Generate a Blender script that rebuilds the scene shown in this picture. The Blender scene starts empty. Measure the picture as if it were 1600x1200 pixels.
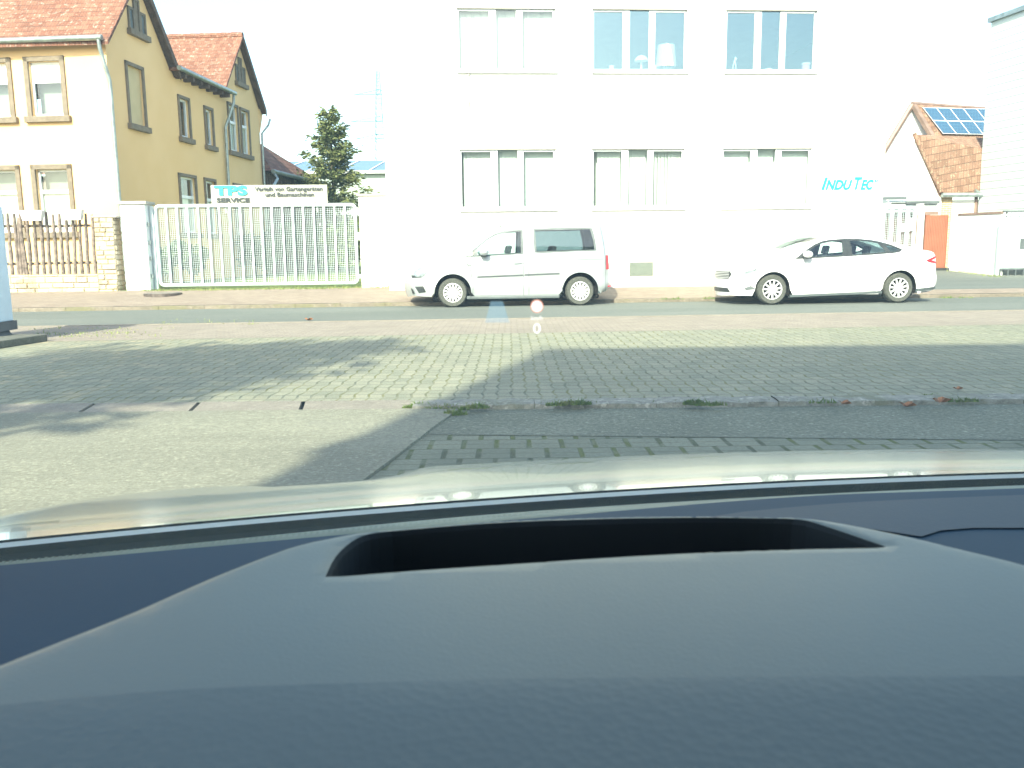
import bpy, math, random
from math import radians as R, sin, cos, tan, pi, sqrt
from mathutils import Vector as V, Matrix
from mathutils.geometry import delaunay_2d_cdt
random.seed(7)
sc = bpy.context.scene
COL = sc.collection

# ------------------------------------------------------------ camera
EYE = 1.28
FPX = 1350.0
cam_d = bpy.data.cameras.new('camera')
cam = bpy.data.objects.new('camera', cam_d)
COL.objects.link(cam)
PITCH, ROLL = math.atan(213/FPX), 0.011
CAMR = (Matrix.Rotation(pi/2 - PITCH, 3, 'X') @ Matrix.Rotation(-ROLL, 3, 'Z'))
cam.matrix_world = Matrix.Translation((0, 0, EYE)) @ CAMR.to_4x4()
cam_d.sensor_width = 36
cam_d.lens = FPX/1600*36
cam_d.clip_start = 0.02
cam_d.clip_end = 3000
cam_d.dof.use_dof = True
cam_d.dof.focus_distance = 14
cam_d.dof.aperture_fstop = 18
sc.camera = cam

# ------------------------------------------------------------ sky and sun
SUN_EL, SUN_AZ = R(36), R(16)          # the sun stands behind the camera, a little to the left
sun_dir = V((-sin(SUN_AZ)*cos(SUN_EL), -cos(SUN_AZ)*cos(SUN_EL), sin(SUN_EL)))   # towards the sun
world = bpy.data.worlds.new('World')
sc.world = world
world.use_nodes = True
wt = world.node_tree
sky = wt.nodes.new('ShaderNodeTexSky')
sky.sky_type = 'NISHITA'
sky.sun_disc = False
sky.sun_elevation = SUN_EL
sky.sun_rotation = math.atan2(sun_dir.x, sun_dir.y)
sky.altitude = 200
sky.air_density = 1.0
sky.dust_density = 2.0
bg = wt.nodes['Background']
bg.inputs['Strength'].default_value = 0.15
wt.links.new(sky.outputs[0], bg.inputs['Color'])
sl = bpy.data.lights.new('sun', 'SUN')
sl.energy = 3.2
sl.angle = R(1.0)
sl.color = (1.0, 0.93, 0.80)
so = bpy.data.objects.new('sun', sl)
so.rotation_euler = sun_dir.to_track_quat('Z', 'Y').to_euler()
COL.objects.link(so)
sc.view_settings.view_transform = 'Standard'
sc.view_settings.look = 'None'
sc.view_settings.gamma = 1
sc.view_settings.exposure = 1.74
sc.cycles.max_bounces = 10
sc.cycles.transparent_max_bounces = 24
sc.cycles.caustics_reflective = False
sc.cycles.caustics_refractive = False
sc.cycles.sample_clamp_indirect = 6

# ------------------------------------------------------------ pixel rays (to read real positions off the photograph)
def ray(px, py):
    return (CAMR @ V(((px-800)/FPX, (600-py)/FPX, -1))).normalized()
def at_plane(px, py, p0, n):
    d = ray(px, py); o = V((0, 0, EYE))
    t = (V(p0)-o).dot(V(n))/d.dot(V(n))
    return o + d*t
def at(px, py, Y): return at_plane(px, py, (0, Y, 0), (0, 1, 0))
def on_z(px, py, z=0.0): return at_plane(px, py, (0, 0, z), (0, 0, 1))

class Frame:
    """vertical frame: u along, v into the depth, z up"""
    def __init__(s, x, y, deg):
        s.o = V((x, y, 0)); a = R(deg)
        s.u = V((cos(a), sin(a), 0)); s.v = V((-sin(a), cos(a), 0)); s.deg = deg
    def __call__(s, u, v, z): return s.o + s.u*u + s.v*v + V((0, 0, z))
    def hit(s, px, py, v=0.0):
        p = at_plane(px, py, s(0, v, 0), s.v) - s.o
        return p.dot(s.u), p.z
    def uv(s, x, y):
        p = V((x, y, 0)) - s.o
        return p.dot(s.u), p.dot(s.v)

# ------------------------------------------------------------ mesh builder
class MB:
    def __init__(s): s.v = []; s.f = []; s.m = []; s.cur = 0; s.T = None
    def add(s, pts, faces):
        n = len(s.v)
        for p in pts:
            p = V(p)
            s.v.append(s.T(*p) if s.T else p)
        for f in faces: s.f.append([n+i for i in f]); s.m.append(s.cur)
        return s
    def poly(s, *pts): return s.add(pts, [list(range(len(pts)))])
    def box(s, a, b):
        x0, y0, z0 = a; x1, y1, z1 = b
        P = [(x0,y0,z0),(x1,y0,z0),(x1,y1,z0),(x0,y1,z0),(x0,y0,z1),(x1,y0,z1),(x1,y1,z1),(x0,y1,z1)]
        return s.add(P, [(0,3,2,1),(4,5,6,7),(0,1,5,4),(1,2,6,5),(2,3,7,6),(3,0,4,7)])
    def prism(s, pts, off):
        n = len(pts); off = V(off)
        P = [V(p) for p in pts] + [V(p)+off for p in pts]
        return s.add(P, [list(range(n))[::-1], list(range(n, 2*n))] + [(i, (i+1) % n, n+(i+1) % n, n+i) for i in range(n)])
    def tube(s, pts, r, n=8, cap=True):
        pts = [V(p) for p in pts]; rs = r if isinstance(r, (list, tuple)) else [r]*len(pts)
        P = []; prev = None
        for i, p in enumerate(pts):
            d = (pts[min(i+1, len(pts)-1)] - pts[max(i-1, 0)]).normalized()
            if prev is None:
                a = d.cross(V((0, 0, 1)))
                if a.length < .05: a = d.cross(V((0, 1, 0)))
            else: a = prev - d*prev.dot(d)
            a.normalize(); prev = a; b = d.cross(a)
            for k in range(n):
                t = 2*pi*k/n
                P.append(p + (a*cos(t)+b*sin(t))*rs[i])
        F = []
        for i in range(len(pts)-1):
            for k in range(n):
                F.append((i*n+k, i*n+(k+1) % n, (i+1)*n+(k+1) % n, (i+1)*n+k))
        if cap: F.append(list(range(n))[::-1]); F.append([(len(pts)-1)*n+k for k in range(n)])
        return s.add(P, F)
    def lathe(s, c, ax, prof, n=32, close=False):
        """prof: (radius, along) pairs; ax 'x','y' or 'z'"""
        P = []; c = V(c)
        for (r, h) in prof:
            for k in range(n):
                t = 2*pi*k/n; a, b = r*cos(t), r*sin(t)
                P.append(c + (V((a, b, h)) if ax == 'z' else V((a, h, b)) if ax == 'y' else V((h, a, b))))
        F = []
        m = len(prof)
        for i in range(m if close else m-1):
            j = (i+1) % m
            for k in range(n): F.append((i*n+k, i*n+(k+1) % n, j*n+(k+1) % n, j*n+k))
        return s.add(P, F)
    def grid(s, fn, nu, nv):
        P = [fn(i/nu, j/nv) for j in range(nv+1) for i in range(nu+1)]
        return s.add(P, [(j*(nu+1)+i, j*(nu+1)+i+1, (j+1)*(nu+1)+i+1, (j+1)*(nu+1)+i) for j in range(nv) for i in range(nu)])
    def ico(s, c, r, sub=1):
        import bmesh
        bm = bmesh.new(); bmesh.ops.create_icosphere(bm, subdivisions=sub, radius=1)
        c = V(c); r = V(r) if not isinstance(r, (int, float)) else V((r, r, r))
        P = [c + V((v.co.x*r.x, v.co.y*r.y, v.co.z*r.z)) for v in bm.verts]
        bm.verts.ensure_lookup_table()
        F = [[v.index for v in f.verts] for f in bm.faces]; bm.free()
        return s.add(P, F)

ORG = {}
def mesh_from(verts, faces, idx, mats, name, smooth=False, angle=40):
    me = bpy.data.meshes.new(name)
    me.from_pydata([tuple(v) for v in verts], [], faces)
    for m in mats: me.materials.append(m)
    if len(mats) > 1: me.polygons.foreach_set('material_index', idx)
    uvl = me.uv_layers.new(name='UVMap')
    uvs = [0.0]*(2*len(me.loops))
    for p in me.polygons:
        n = p.normal
        t = V((0, 0, 1)).cross(n)
        if t.length < .12: t = V((1, 0, 0))
        t.normalize(); b = n.cross(t)
        for li in p.loop_indices:
            co = me.vertices[me.loops[li].vertex_index].co
            uvs[2*li] = co.dot(t); uvs[2*li+1] = co.dot(b)
    uvl.data.foreach_set('uv', uvs)
    if smooth:
        me.polygons.foreach_set('use_smooth', [True]*len(me.polygons))
        if angle < 180: me.set_sharp_from_angle(angle=R(angle))
    me.update()
    return me
def obj(name, mb, mats, parent=None, local=False, smooth=False, angle=40, bevel=0, loc=None):
    """link one mesh object; world coordinates unless local; loc moves the origin of a top-level mesh"""
    if not isinstance(mats, (list, tuple)): mats = [mats]
    vs = mb.v; M = None
    if parent is not None:
        M = ORG.get(parent.name, Matrix())
        if not local:
            Mi = M.inverted(); vs = [Mi @ v for v in vs]
    elif loc is not None:
        M = Matrix.Translation(loc)
        if not local: vs = [v - V(loc) for v in vs]
    else: M = Matrix()
    me = mesh_from(vs, mb.f, mb.m, mats, name, smooth, angle)
    o = bpy.data.objects.new(name, me)
    COL.objects.link(o)
    if parent is not None: o.parent = parent
    elif loc is not None: o.location = loc
    ORG[o.name] = M
    if bevel:
        b = o.modifiers.new('bevel', 'BEVEL'); b.width = bevel; b.segments = 2; b.limit_method = 'ANGLE'; b.angle_limit = R(40)
    return o
def tag(o, label=None, cat=None, group=None, kind=None):
    if label: o['label'] = label
    if cat: o['category'] = cat
    if group: o['group'] = group
    if kind: o['kind'] = kind
    return o
def thing(name, label, cat, loc=(0, 0, 0), rz=0.0, group=None):
    o = bpy.data.objects.new(name, None); COL.objects.link(o)
    o.location = loc; o.rotation_euler = (0, 0, rz); o.empty_display_size = .2
    ORG[o.name] = Matrix.Translation(loc) @ Matrix.Rotation(rz, 4, 'Z')
    return tag(o, label, cat, group)

# ------------------------------------------------------------ materials
class NT:
    def __init__(s, name):
        s.mat = bpy.data.materials.new(name); s.mat.use_nodes = True
        s.t = s.mat.node_tree; s.b = s.t.nodes['Principled BSDF']; s.out = s.t.nodes['Material Output']
    def n(s, typ, **kw):
        nd = s.t.nodes.new(typ)
        for k, v in kw.items(): setattr(nd, k, v)
        return nd
    def put(s, sock, val):
        if hasattr(val, 'links') or hasattr(val, 'is_linked'): s.t.links.new(val, sock)
        else: sock.default_value = val
    def m(s, op, a, b=0.0, c=0.0):
        nd = s.n('ShaderNodeMath', operation=op)
        s.put(nd.inputs[0], a); s.put(nd.inputs[1], b)
        if len(nd.inputs) > 2: s.put(nd.inputs[2], c)
        return nd.outputs[0]
    def mix(s, fac, a, b):
        nd = s.n('ShaderNodeMix', data_type='RGBA')
        s.put(nd.inputs[0], fac)
        s.put(nd.inputs[6], a if hasattr(a, 'is_linked') else (*a, 1)); s.put(nd.inputs[7], b if hasattr(b, 'is_linked') else (*b, 1))
        return nd.outputs[2]
    def step(s, x, lo, hi):
        nd = s.n('ShaderNodeMapRange'); nd.interpolation_type = 'SMOOTHSTEP'
        s.put(nd.inputs[0], x); nd.inputs[1].default_value = lo; nd.inputs[2].default_value = hi
        return nd.outputs[0]
    def noise(s, scale, detail=4, rough=.55, vec=None, dist=0.0):
        nd = s.n('ShaderNodeTexNoise'); nd.inputs['Scale'].default_value = scale
        nd.inputs['Detail'].default_value = detail; nd.inputs['Roughness'].default_value = rough
        nd.inputs['Distortion'].default_value = dist
        s.t.links.new(vec if vec is not None else s.obj(), nd.inputs['Vector'])
        return nd.outputs['Fac']
    def obj(s):
        if not hasattr(s, '_o'): s._o = s.n('ShaderNodeTexCoord')
        return s._o.outputs['Object']
    def uv(s):
        s.obj(); return s._o.outputs['UV']
    def xyz(s, vec):
        nd = s.n('ShaderNodeSeparateXYZ'); s.t.links.new(vec, nd.inputs[0]); return nd.outputs
    def comb(s, x, y, z=0.0):
        nd = s.n('ShaderNodeCombineXYZ'); s.put(nd.inputs[0], x); s.put(nd.inputs[1], y); s.put(nd.inputs[2], z); return nd.outputs[0]
    def bump(s, h, strength=.3, dist=.02):
        nd = s.n('ShaderNodeBump'); nd.inputs['Strength'].default_value = strength; nd.inputs['Distance'].default_value = dist
        s.t.links.new(h, nd.inputs['Height'])
        if s.b.inputs['Normal'].is_linked:
            s.t.links.new(s.b.inputs['Normal'].links[0].from_socket, nd.inputs['Normal'])
        s.t.links.new(nd.outputs[0], s.b.inputs['Normal'])
    def col(s, c): s.put(s.b.inputs['Base Color'], c if hasattr(c, 'is_linked') else (*c, 1))
    def set(s, **kw):
        for k, v in kw.items(): s.put(s.b.inputs[k.replace('_', ' ')], v)
        return s

def simple(name, c, rough=.6, metal=0.0, var=.12, scale=3.0, bump=0.0, bscale=60, **kw):
    t = NT(name)
    f = t.step(t.noise(scale, 5), .3, .7)
    lo = tuple(x*(1-var) for x in c); hi = tuple(min(1, x*(1+var)) for x in c)
    t.col(t.mix(f, lo, hi)); t.set(Roughness=rough, Metallic=metal)
    if bump: t.bump(t.noise(bscale, 3), bump, .01)
    t.set(**kw)
    return t.mat

M = {}
M['white_render'] = simple('white_render', (.78, .77, .73), .9, var=.03, scale=.8, bump=.15, bscale=80)
M['white_metal'] = simple('white_metal', (.54, .62, .65), .45, var=.05, scale=6)
M['white_plastic'] = simple('white_plastic', (.8, .8, .8), .35, var=.03)
M['pillar_render'] = simple('pillar_render', (.74, .77, .79), .85, var=.06, scale=3, bump=.2, bscale=40)
M['dark_line'] = simple('dark_line', (.10, .11, .11), .7, var=.2)
M['sill_stone'] = simple('sill_stone', (.42, .40, .36), .8, var=.1)
M['brown_metal'] = simple('brown_metal', (.22, .15, .12), .5, var=.2)
M['zinc'] = simple('zinc', (.30, .35, .35), .4, .6, var=.2, scale=5)
M['black_rubber'] = simple('black_rubber', (.02, .022, .022), .6, var=.2)
M['tyre'] = simple('tyre', (.075, .08, .07), .85, var=.25, scale=30)
M['alloy'] = simple('alloy', (.72, .73, .74), .3, .35, var=.05)
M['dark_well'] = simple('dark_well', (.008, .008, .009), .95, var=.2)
M['black_trim'] = simple('black_trim', (.03, .036, .038), .45, var=.2)
M['grey_trim'] = simple('grey_trim', (.10, .12, .125), .5, var=.2)
M['wood_stake'] = simple('wood_stake', (.17, .135, .115), .85, var=.45, scale=9, bump=.6, bscale=30)
M['wood_rail'] = simple('wood_rail', (.36, .28, .21), .85, var=.3, scale=6)
M['stone_trim'] = simple('stone_trim', (.19, .155, .115), .85, var=.15, scale=8, bump=.2, bscale=60)
M['pvc'] = simple('pvc', (.8, .83, .85), .35, var=.03)
M['blind_beige'] = simple('blind_beige', (.24, .25, .23), .7, var=.06)
M['yellow_shut'] = simple('yellow_shut', (.56, .46, .27), .8, var=.05)
M['cyan_paint'] = simple('cyan_paint', (.015, .36, .40), .5, var=.04)
M['text_grey'] = simple('text_grey', (.025, .035, .04), .6, var=.1)
M['text_pale'] = simple('text_pale', (.40, .42, .40), .6, var=.1)
M['board'] = simple('board', (.40, .40, .34), .55, var=.06, scale=2)
M['blue_box'] = simple('blue_box', (.54, .70, .84), .5, var=.06, scale=2)
M['dark_foot'] = simple('dark_foot', (.05, .06, .075), .7, var=.2)
M['orange_sheet'] = simple('orange_sheet', (.31, .12, .07), .6, var=.1, scale=2)
M['pink'] = simple('pink', (.66, .30, .50), .5, var=.1)
M['steel_pale'] = simple('steel_pale', (.20, .36, .42), .5, .2, var=.05)
M['fabric_seat'] = simple('fabric_seat', (.05, .055, .06), .9, var=.2)
M['silver_shelf'] = simple('silver_shelf', (.30, .33, .33), .6, var=.1)
M['lamp_shade'] = simple('lamp_shade', (.7, .69, .64), .8, var=.03)
M['awning'] = simple('awning', (.58, .63, .62), .6, var=.05, scale=2)
M['timber'] = simple('timber', (.10, .065, .05), .85, var=.3, scale=5)
M['timber_infill'] = simple('timber_infill', (.24, .20, .18), .9, var=.2)
M['leaf_brown'] = simple('leaf_brown', (.30, .13, .06), .8, var=.35, scale=20)
M['bark'] = simple('bark', (.09, .07, .05), .95, var=.4, scale=10, bump=.6, bscale=25)
M['lens_clear'] = simple('lens_clear', (.30, .36, .38), .12, .3, var=.5, scale=40)
M['lens_red'] = simple('lens_red', (.45, .03, .05), .2, var=.2)
M['mirror_sky'] = simple('mirror_sky', (.6, .65, .68), .1, .9, var=.02)
M['iron'] = simple('iron', (.12, .10, .09), .6, .5, var=.35, scale=20)
M['vent_mesh'] = simple('vent_mesh', (.17, .20, .165), .6, var=.15, scale=20)
M['blue_car'] = simple('blue_car', (.10, .14, .22), .3, var=.1)

def paint(name, c, metal=.0, rough=.35):
    t = NT(name)
    t.col(t.mix(t.noise(1.5, 3), tuple(x*.97 for x in c), c))
    t.set(Roughness=rough, Metallic=metal)
    t.b.inputs['Coat Weight'].default_value = 1.0
    t.b.inputs['Coat Roughness'].default_value = .03
    return t.mat
M['silver_paint'] = paint('silver_paint', (.52, .56, .58), .5, .36)
M['white_paint'] = paint('white_paint', (.78, .79, .80), 0, .4)
M['hood_paint'] = paint('hood_paint', (.15, .25, .29), .9, .22)
M['hood_paint'].node_tree.nodes['Principled BSDF'].inputs['Coat Weight'].default_value = .6

def glass(name, tint=(.8, .9, .9), refl=.10, rough=0.0, gc=(1, 1, 1)):
    t = NT(name); t.t.nodes.remove(t.b)
    tr = t.n('ShaderNodeBsdfTransparent'); tr.inputs[0].default_value = (*tint, 1)
    gl = t.n('ShaderNodeBsdfGlossy'); gl.inputs['Roughness'].default_value = rough; gl.inputs[0].default_value = (*gc, 1)
    fr = t.n('ShaderNodeLayerWeight'); fr.inputs[0].default_value = .5
    mx = t.n('ShaderNodeMixShader')
    f = t.m('ADD', t.m('MULTIPLY', t.m('POWER', fr.outputs['Facing'], 4.0), .8), refl+.04)
    t.put(mx.inputs[0], t.m('MINIMUM', f, 1.0))
    t.t.links.new(tr.outputs[0], mx.inputs[1]); t.t.links.new(gl.outputs[0], mx.inputs[2])
    t.t.links.new(mx.outputs[0], t.out.inputs[0])
    return t.mat
M['pane'] = glass('pane', (.86, .95, .93), .06)
M['pane_sky'] = glass('pane_sky', (.55, .68, .72), .20, 0.0, (.74, .95, 1))
M['car_glass'] = glass('car_glass', (.74, .88, .88), .03)
M['car_glass_dark'] = glass('car_glass_dark', (.30, .40, .43), .03)

def screen_glass():
    t = NT('windscreen_glass'); t.t.nodes.remove(t.b)
    tr = t.n('ShaderNodeBsdfTransparent'); tr.inputs[0].default_value = (.945, 1.0, .89, 1)
    gl = t.n('ShaderNodeBsdfGlossy'); gl.inputs['Roughness'].default_value = 0.02
    gl.inputs[0].default_value = (.85, 1, .95, 1)
    df = t.n('ShaderNodeBsdfTranslucent'); df.inputs[0].default_value = (.8, .95, .8, 1)
    m1 = t.n('ShaderNodeMixShader'); m1.inputs[0].default_value = .035
    m2 = t.n('ShaderNodeMixShader'); m2.inputs[0].default_value = SCREEN_VEIL
    L = t.t.links
    L.new(tr.outputs[0], m1.inputs[1]); L.new(gl.outputs[0], m1.inputs[2])
    L.new(m1.outputs[0], m2.inputs[1]); L.new(df.outputs[0], m2.inputs[2]); L.new(m2.outputs[0], t.out.inputs[0])
    return t.mat
SCREEN_VEIL = .062  # translucent share added to imitate veiling glare on the glass
M['windscreen_glass'] = screen_glass()

def yellow_render():
    t = NT('yellow_render')
    f = t.step(t.noise(.7, 5), .3, .7)
    t.col(t.mix(f, (.76, .52, .26), (.80, .56, .295)))
    t.set(Roughness=.92); t.bump(t.noise(90, 3), .25, .01)
    return t.mat
M['yellow_render'] = yellow_render()

def tile_roof(name, c1, c2, cj, w=.2, h=.3, lichen=.5, lich=(.62, .52, .46)):
    t = NT(name); u, v, _ = t.xyz(t.uv())
    row = t.m('FLOOR', t.m('DIVIDE', v, h)); fy = t.m('FRACT', t.m('DIVIDE', v, h))
    cu = t.m('ADD', t.m('DIVIDE', u, w), t.m('MULTIPLY', t.m('MODULO', row, 2.0), .5))
    colm = t.m('FLOOR', cu); fx = t.m('FRACT', cu)
    wn = t.n('ShaderNodeTexWhiteNoise'); t.t.links.new(t.comb(colm, row), wn.inputs['Vector'])
    base = t.mix(wn.outputs['Value'], c1, c2)
    li = t.step(t.noise(9, 6, .7), .54, .66)
    base = t.mix(t.m('MULTIPLY', li, lichen), base, lich)
    dk = t.step(t.noise(1.3, 5), .52, .72)
    base = t.mix(t.m('MULTIPLY', dk, .4), base, tuple(x*.6 for x in c1))
    edge = t.m('MAXIMUM', t.step(t.m('SUBTRACT', 1.0, fy), .14, .02), t.m('MULTIPLY', t.step(t.m('ABSOLUTE', t.m('SUBTRACT', fx, .5)), .42, .5), .8))
    t.col(t.mix(edge, base, cj)); t.set(Roughness=.85)
    hgt = t.m('ADD', t.m('MULTIPLY', t.m('SUBTRACT', 1.0, fy), 1.0), t.m('MULTIPLY', t.m('SINE', t.m('MULTIPLY', fx, 2*pi)), .35))
    t.bump(hgt, .9, .035)
    return t.mat
M['tile_orange'] = tile_roof('tile_orange', (.175, .073, .046), (.27, .125, .082), (.06, .03, .022), .17, .2, .75, (.42, .35, .29))
M['tile_brown'] = tile_roof('tile_brown', (.13, .06, .045), (.24, .105, .07), (.03, .02, .02), .2, .24, .5, (.45, .33, .27))
M['tile_pale'] = tile_roof('tile_pale', (.21, .12, .08), (.33, .195, .135), (.08, .045, .035), .21, .21, .8, (.40, .36, .25))

def pavers(name, w, h, jw, jh, zig, c1, c2, moss, thin, mossmix=1.0, half=False, offset=.5, HJ=.6):
    t = NT(name); u, v, _ = t.xyz(t.obj())
    wob = t.m('MULTIPLY', t.m('SUBTRACT', t.noise(.5, 2), .5), .03)
    v = t.m('ADD', v, wob); u = t.m('ADD', u, wob)
    ry = t.m('DIVIDE', v, h); row = t.m('FLOOR', ry); fy = t.m('FRACT', ry)
    tri = t.m('SUBTRACT', t.m('MULTIPLY', t.m('ABSOLUTE', t.m('SUBTRACT', fy, .5)), 2.0), .5)
    if zig:
        f2 = t.m('FRACT', t.m('DIVIDE', v, 2*h)); tri = t.m('SUBTRACT', t.m('MULTIPLY', t.m('ABSOLUTE', t.m('SUBTRACT', f2, .5)), 2.0), .5)
    cu = t.m('ADD', t.m('ADD', t.m('DIVIDE', u, w), t.m('MULTIPLY', t.m('MODULO', t.m('ABSOLUTE', row), 2.0), offset)), t.m('MULTIPLY', tri, zig))
    colm = t.m('FLOOR', cu); fx = t.m('FRACT', cu)
    wn = t.n('ShaderNodeTexWhiteNoise'); t.t.links.new(t.comb(colm, row), wn.inputs['Vector'])
    base = t.mix(wn.outputs['Value'], c1, c2)
    g = t.noise(2.2, 6, .65)
    base = t.mix(t.m('MULTIPLY', t.step(g, .35, .7), .35), base, tuple(x*1.25 for x in c2))
    base = t.mix(t.m('MULTIPLY', t.step(t.noise(.35, 4), .45, .65), .3), base, tuple(x*.75 for x in c1))
    spk = t.step(t.noise(38, 5, .75), .38, .66)
    base = t.mix(t.m('MULTIPLY', spk, .45), base, tuple(x*.55 for x in c1))
    base = t.mix(t.m('MULTIPLY', t.step(t.noise(30, 3, .7), .6, .7), .35), base, tuple(x*1.6 for x in c2))
    dx = t.m('MULTIPLY', t.m('SUBTRACT', .5, t.m('ABSOLUTE', t.m('SUBTRACT', fx, .5))), w)
    dy = t.m('MULTIPLY', t.m('SUBTRACT', .5, t.m('ABSOLUTE', t.m('SUBTRACT', fy, .5))), h)
    jn = t.m('ADD', .55, t.m('MULTIPLY', t.noise(7, 4), .9))
    vj = t.step(t.m('DIVIDE', dx, jn), jw, jw*.45)
    hj = t.step(t.m('DIVIDE', dy, jn), jh, jh*.35)
    if half:
        dh = t.m('MULTIPLY', t.m('ABSOLUTE', t.m('SUBTRACT', fy, .5)), h)
        hj = t.m('MAXIMUM', hj, t.m('MULTIPLY', t.step(dh, jh*.8, jh*.2), .8))
    gm = t.step(t.noise(1.1, 4), .38, .58)
    if zig:
        px_ = t.xyz(t.obj())[0]
        sand = t.m('MULTIPLY', t.step(t.noise(2.6, 6, .75), .5, .66), t.m('ADD', .12, t.m('MULTIPLY', t.step(t.m('MULTIPLY', px_, -1.0), .5, 6.0), .75)))
        base = t.mix(sand, base, (.37, .305, .19))
        vj = t.m('MULTIPLY', vj, t.m('ADD', .35, t.m('MULTIPLY', t.step(t.m('ABSOLUTE', t.m('SUBTRACT', f2, .5)), .12, .3), .65)))
        vj = t.m('MINIMUM', t.m('MULTIPLY', vj, 1.3), 1.0)
    base = t.mix(t.m('MULTIPLY', hj, HJ), base, thin)
    mc = t.mix(gm, thin, moss)
    base = t.mix(t.m('MULTIPLY', t.m('MULTIPLY', vj, t.m('ADD', .45, t.m('MULTIPLY', t.step(t.noise(5, 3), .35, .55), .55))), mossmix), base, mc)
    t.col(base); t.set(Roughness=.9)
    j = t.m('SUBTRACT', 1.0, t.m('MAXIMUM', vj, hj))
    t.bump(j, .5, .012); t.bump(t.noise(60, 4), .25, .006)
    return t.mat
M['pavers_yard'] = pavers('pavers_yard', .126, .19, .0135, .012, .24, (.195, .205, .15), (.285, .28, .205), (.13, .13, .045), (.10, .11, .08), offset=0, HJ=.95)
M['pavers_near'] = pavers('pavers_near', .217, .26, .022, .008, 0, (.155, .165, .12), (.215, .22, .16), (.075, .095, .015), (.05, .06, .03), half=True, HJ=.8)
M['pavers_red'] = pavers('pavers_red', .21, .105, .010, .009, 0, (.235, .185, .145), (.30, .245, .195), (.2, .17, .11), (.2, .155, .12))
M['pavers_verge'] = pavers('pavers_verge', .2, .1, .012, .008, 0, (.235, .20, .165), (.295, .255, .21), (.2, .17, .11), (.17, .14, .11))

def ground_mat(name, c1, c2, patch=.8, spk=150, sp=.4, stains=None, streak=False, rough=.92):
    t = NT(name)
    vec = t.obj()
    if streak:
        x, y, z = t.xyz(vec); vec2 = t.comb(t.m('MULTIPLY', x, .3), y)
        f = t.step(t.noise(patch, 6, .6, vec2), .3, .72)
    else: f = t.step(t.noise(patch, 6, .6), .3, .72)
    b = t.mix(f, c1, c2)
    b = t.mix(t.m('MULTIPLY', t.step(t.noise(spk*.28, 5, .75), .38, .66), sp), b, tuple(x*.55 for x in c1))
    b = t.mix(t.m('MULTIPLY', t.step(t.noise(spk*.22, 3, .7), .56, .68), sp*.8), b, tuple(min(1, x*1.6) for x in c2))
    b = t.mix(t.m('MULTIPLY', t.step(t.noise(13, 5, .7), .42, .62), .3), b, tuple(x*.7 for x in c1))
    if stains: b = t.mix(t.m('MULTIPLY', t.step(t.noise(.9, 6, .65), .52, .66), .6), b, stains)
    t.col(b); t.set(Roughness=rough); t.bump(t.noise(spk*.6, 4), .35, .008)
    return t.mat
M['asphalt'] = ground_mat('asphalt', (.115, .13, .115), (.165, .18, .16), .5, 130, .35, streak=True)
M['concrete'] = ground_mat('concrete', (.205, .20, .15), (.285, .28, .21), 1.1, 160, .65, (.22, .215, .17), streak=True)
M['asphalt_strip'] = ground_mat('asphalt_strip', (.15, .16, .12), (.22, .23, .175), 1.3, 110, .9)
M['kerb_stone'] = ground_mat('kerb_stone', (.22, .195, .16), (.29, .26, .215), 3, 120, .4, (.2, .18, .14))
M['kerb_far'] = ground_mat('kerb_far', (.185, .16, .125), (.25, .215, .17), 2, 60, .5, (.15, .15, .07))
M['rough_kerb'] = ground_mat('rough_kerb', (.22, .22, .19), (.34, .33, .29), 8, 60, .7, (.12, .13, .06))
M['soil'] = ground_mat('soil', (.20, .17, .11), (.32, .28, .18), 2, 60, .6, (.14, .15, .06))
M['slab'] = ground_mat('slab', (.10, .105, .085), (.15, .15, .125), 4, 100, .4)
M['lawn'] = ground_mat('lawn', (.10, .16, .04), (.22, .27, .08), 1.2, 40, .5, (.3, .3, .12))
M['land'] = ground_mat('land', (.12, .13, .08), (.2, .2, .13), .1, 10, .3)

def stone_mat():
    t = NT('limestone')
    wn = t.n('ShaderNodeObjectInfo')
    vo = t.n('ShaderNodeTexVoronoi'); vo.inputs['Scale'].default_value = 3.2; t.t.links.new(t.obj(), vo.inputs['Vector'])
    b = t.mix(t.xyz(vo.outputs['Color'])[0], (.40, .33, .22), (.60, .53, .41))
    b = t.mix(t.m('MULTIPLY', t.step(t.noise(6, 6, .7), .5, .7), .45), b, (.36, .29, .17))
    t.col(b); t.set(Roughness=.95); t.bump(t.noise(18, 6), .8, .03)
    return t.mat
M['limestone'] = stone_mat()
M['mortar'] = simple('mortar', (.34, .30, .22), .95, var=.2, bump=.4)

def foliage(name, c1, c2, c3):
    t = NT(name)
    b = t.mix(t.step(t.noise(1.4, 3), .35, .65), c1, c2)
    b = t.mix(t.step(t.noise(9, 2), .5, .7), b, c3)
    t.col(b); t.set(Roughness=.75)
    t.b.inputs['Subsurface Weight'].default_value = 0
    return t.mat
M['needles'] = foliage('needles', (.065, .10, .033), (.13, .155, .05), (.21, .205, .065))
M['leaves'] = foliage('leaves', (.05, .085, .02), (.08, .12, .03), (.12, .15, .04))
M['hedge'] = foliage('hedge', (.045, .09, .04), (.08, .13, .05), (.12, .17, .06))
M['weed'] = foliage('weed', (.07, .13, .02), (.12, .19, .04), (.20, .22, .07))
M['grass'] = foliage('grass', (.16, .22, .06), (.24, .28, .09), (.34, .32, .14))

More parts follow.
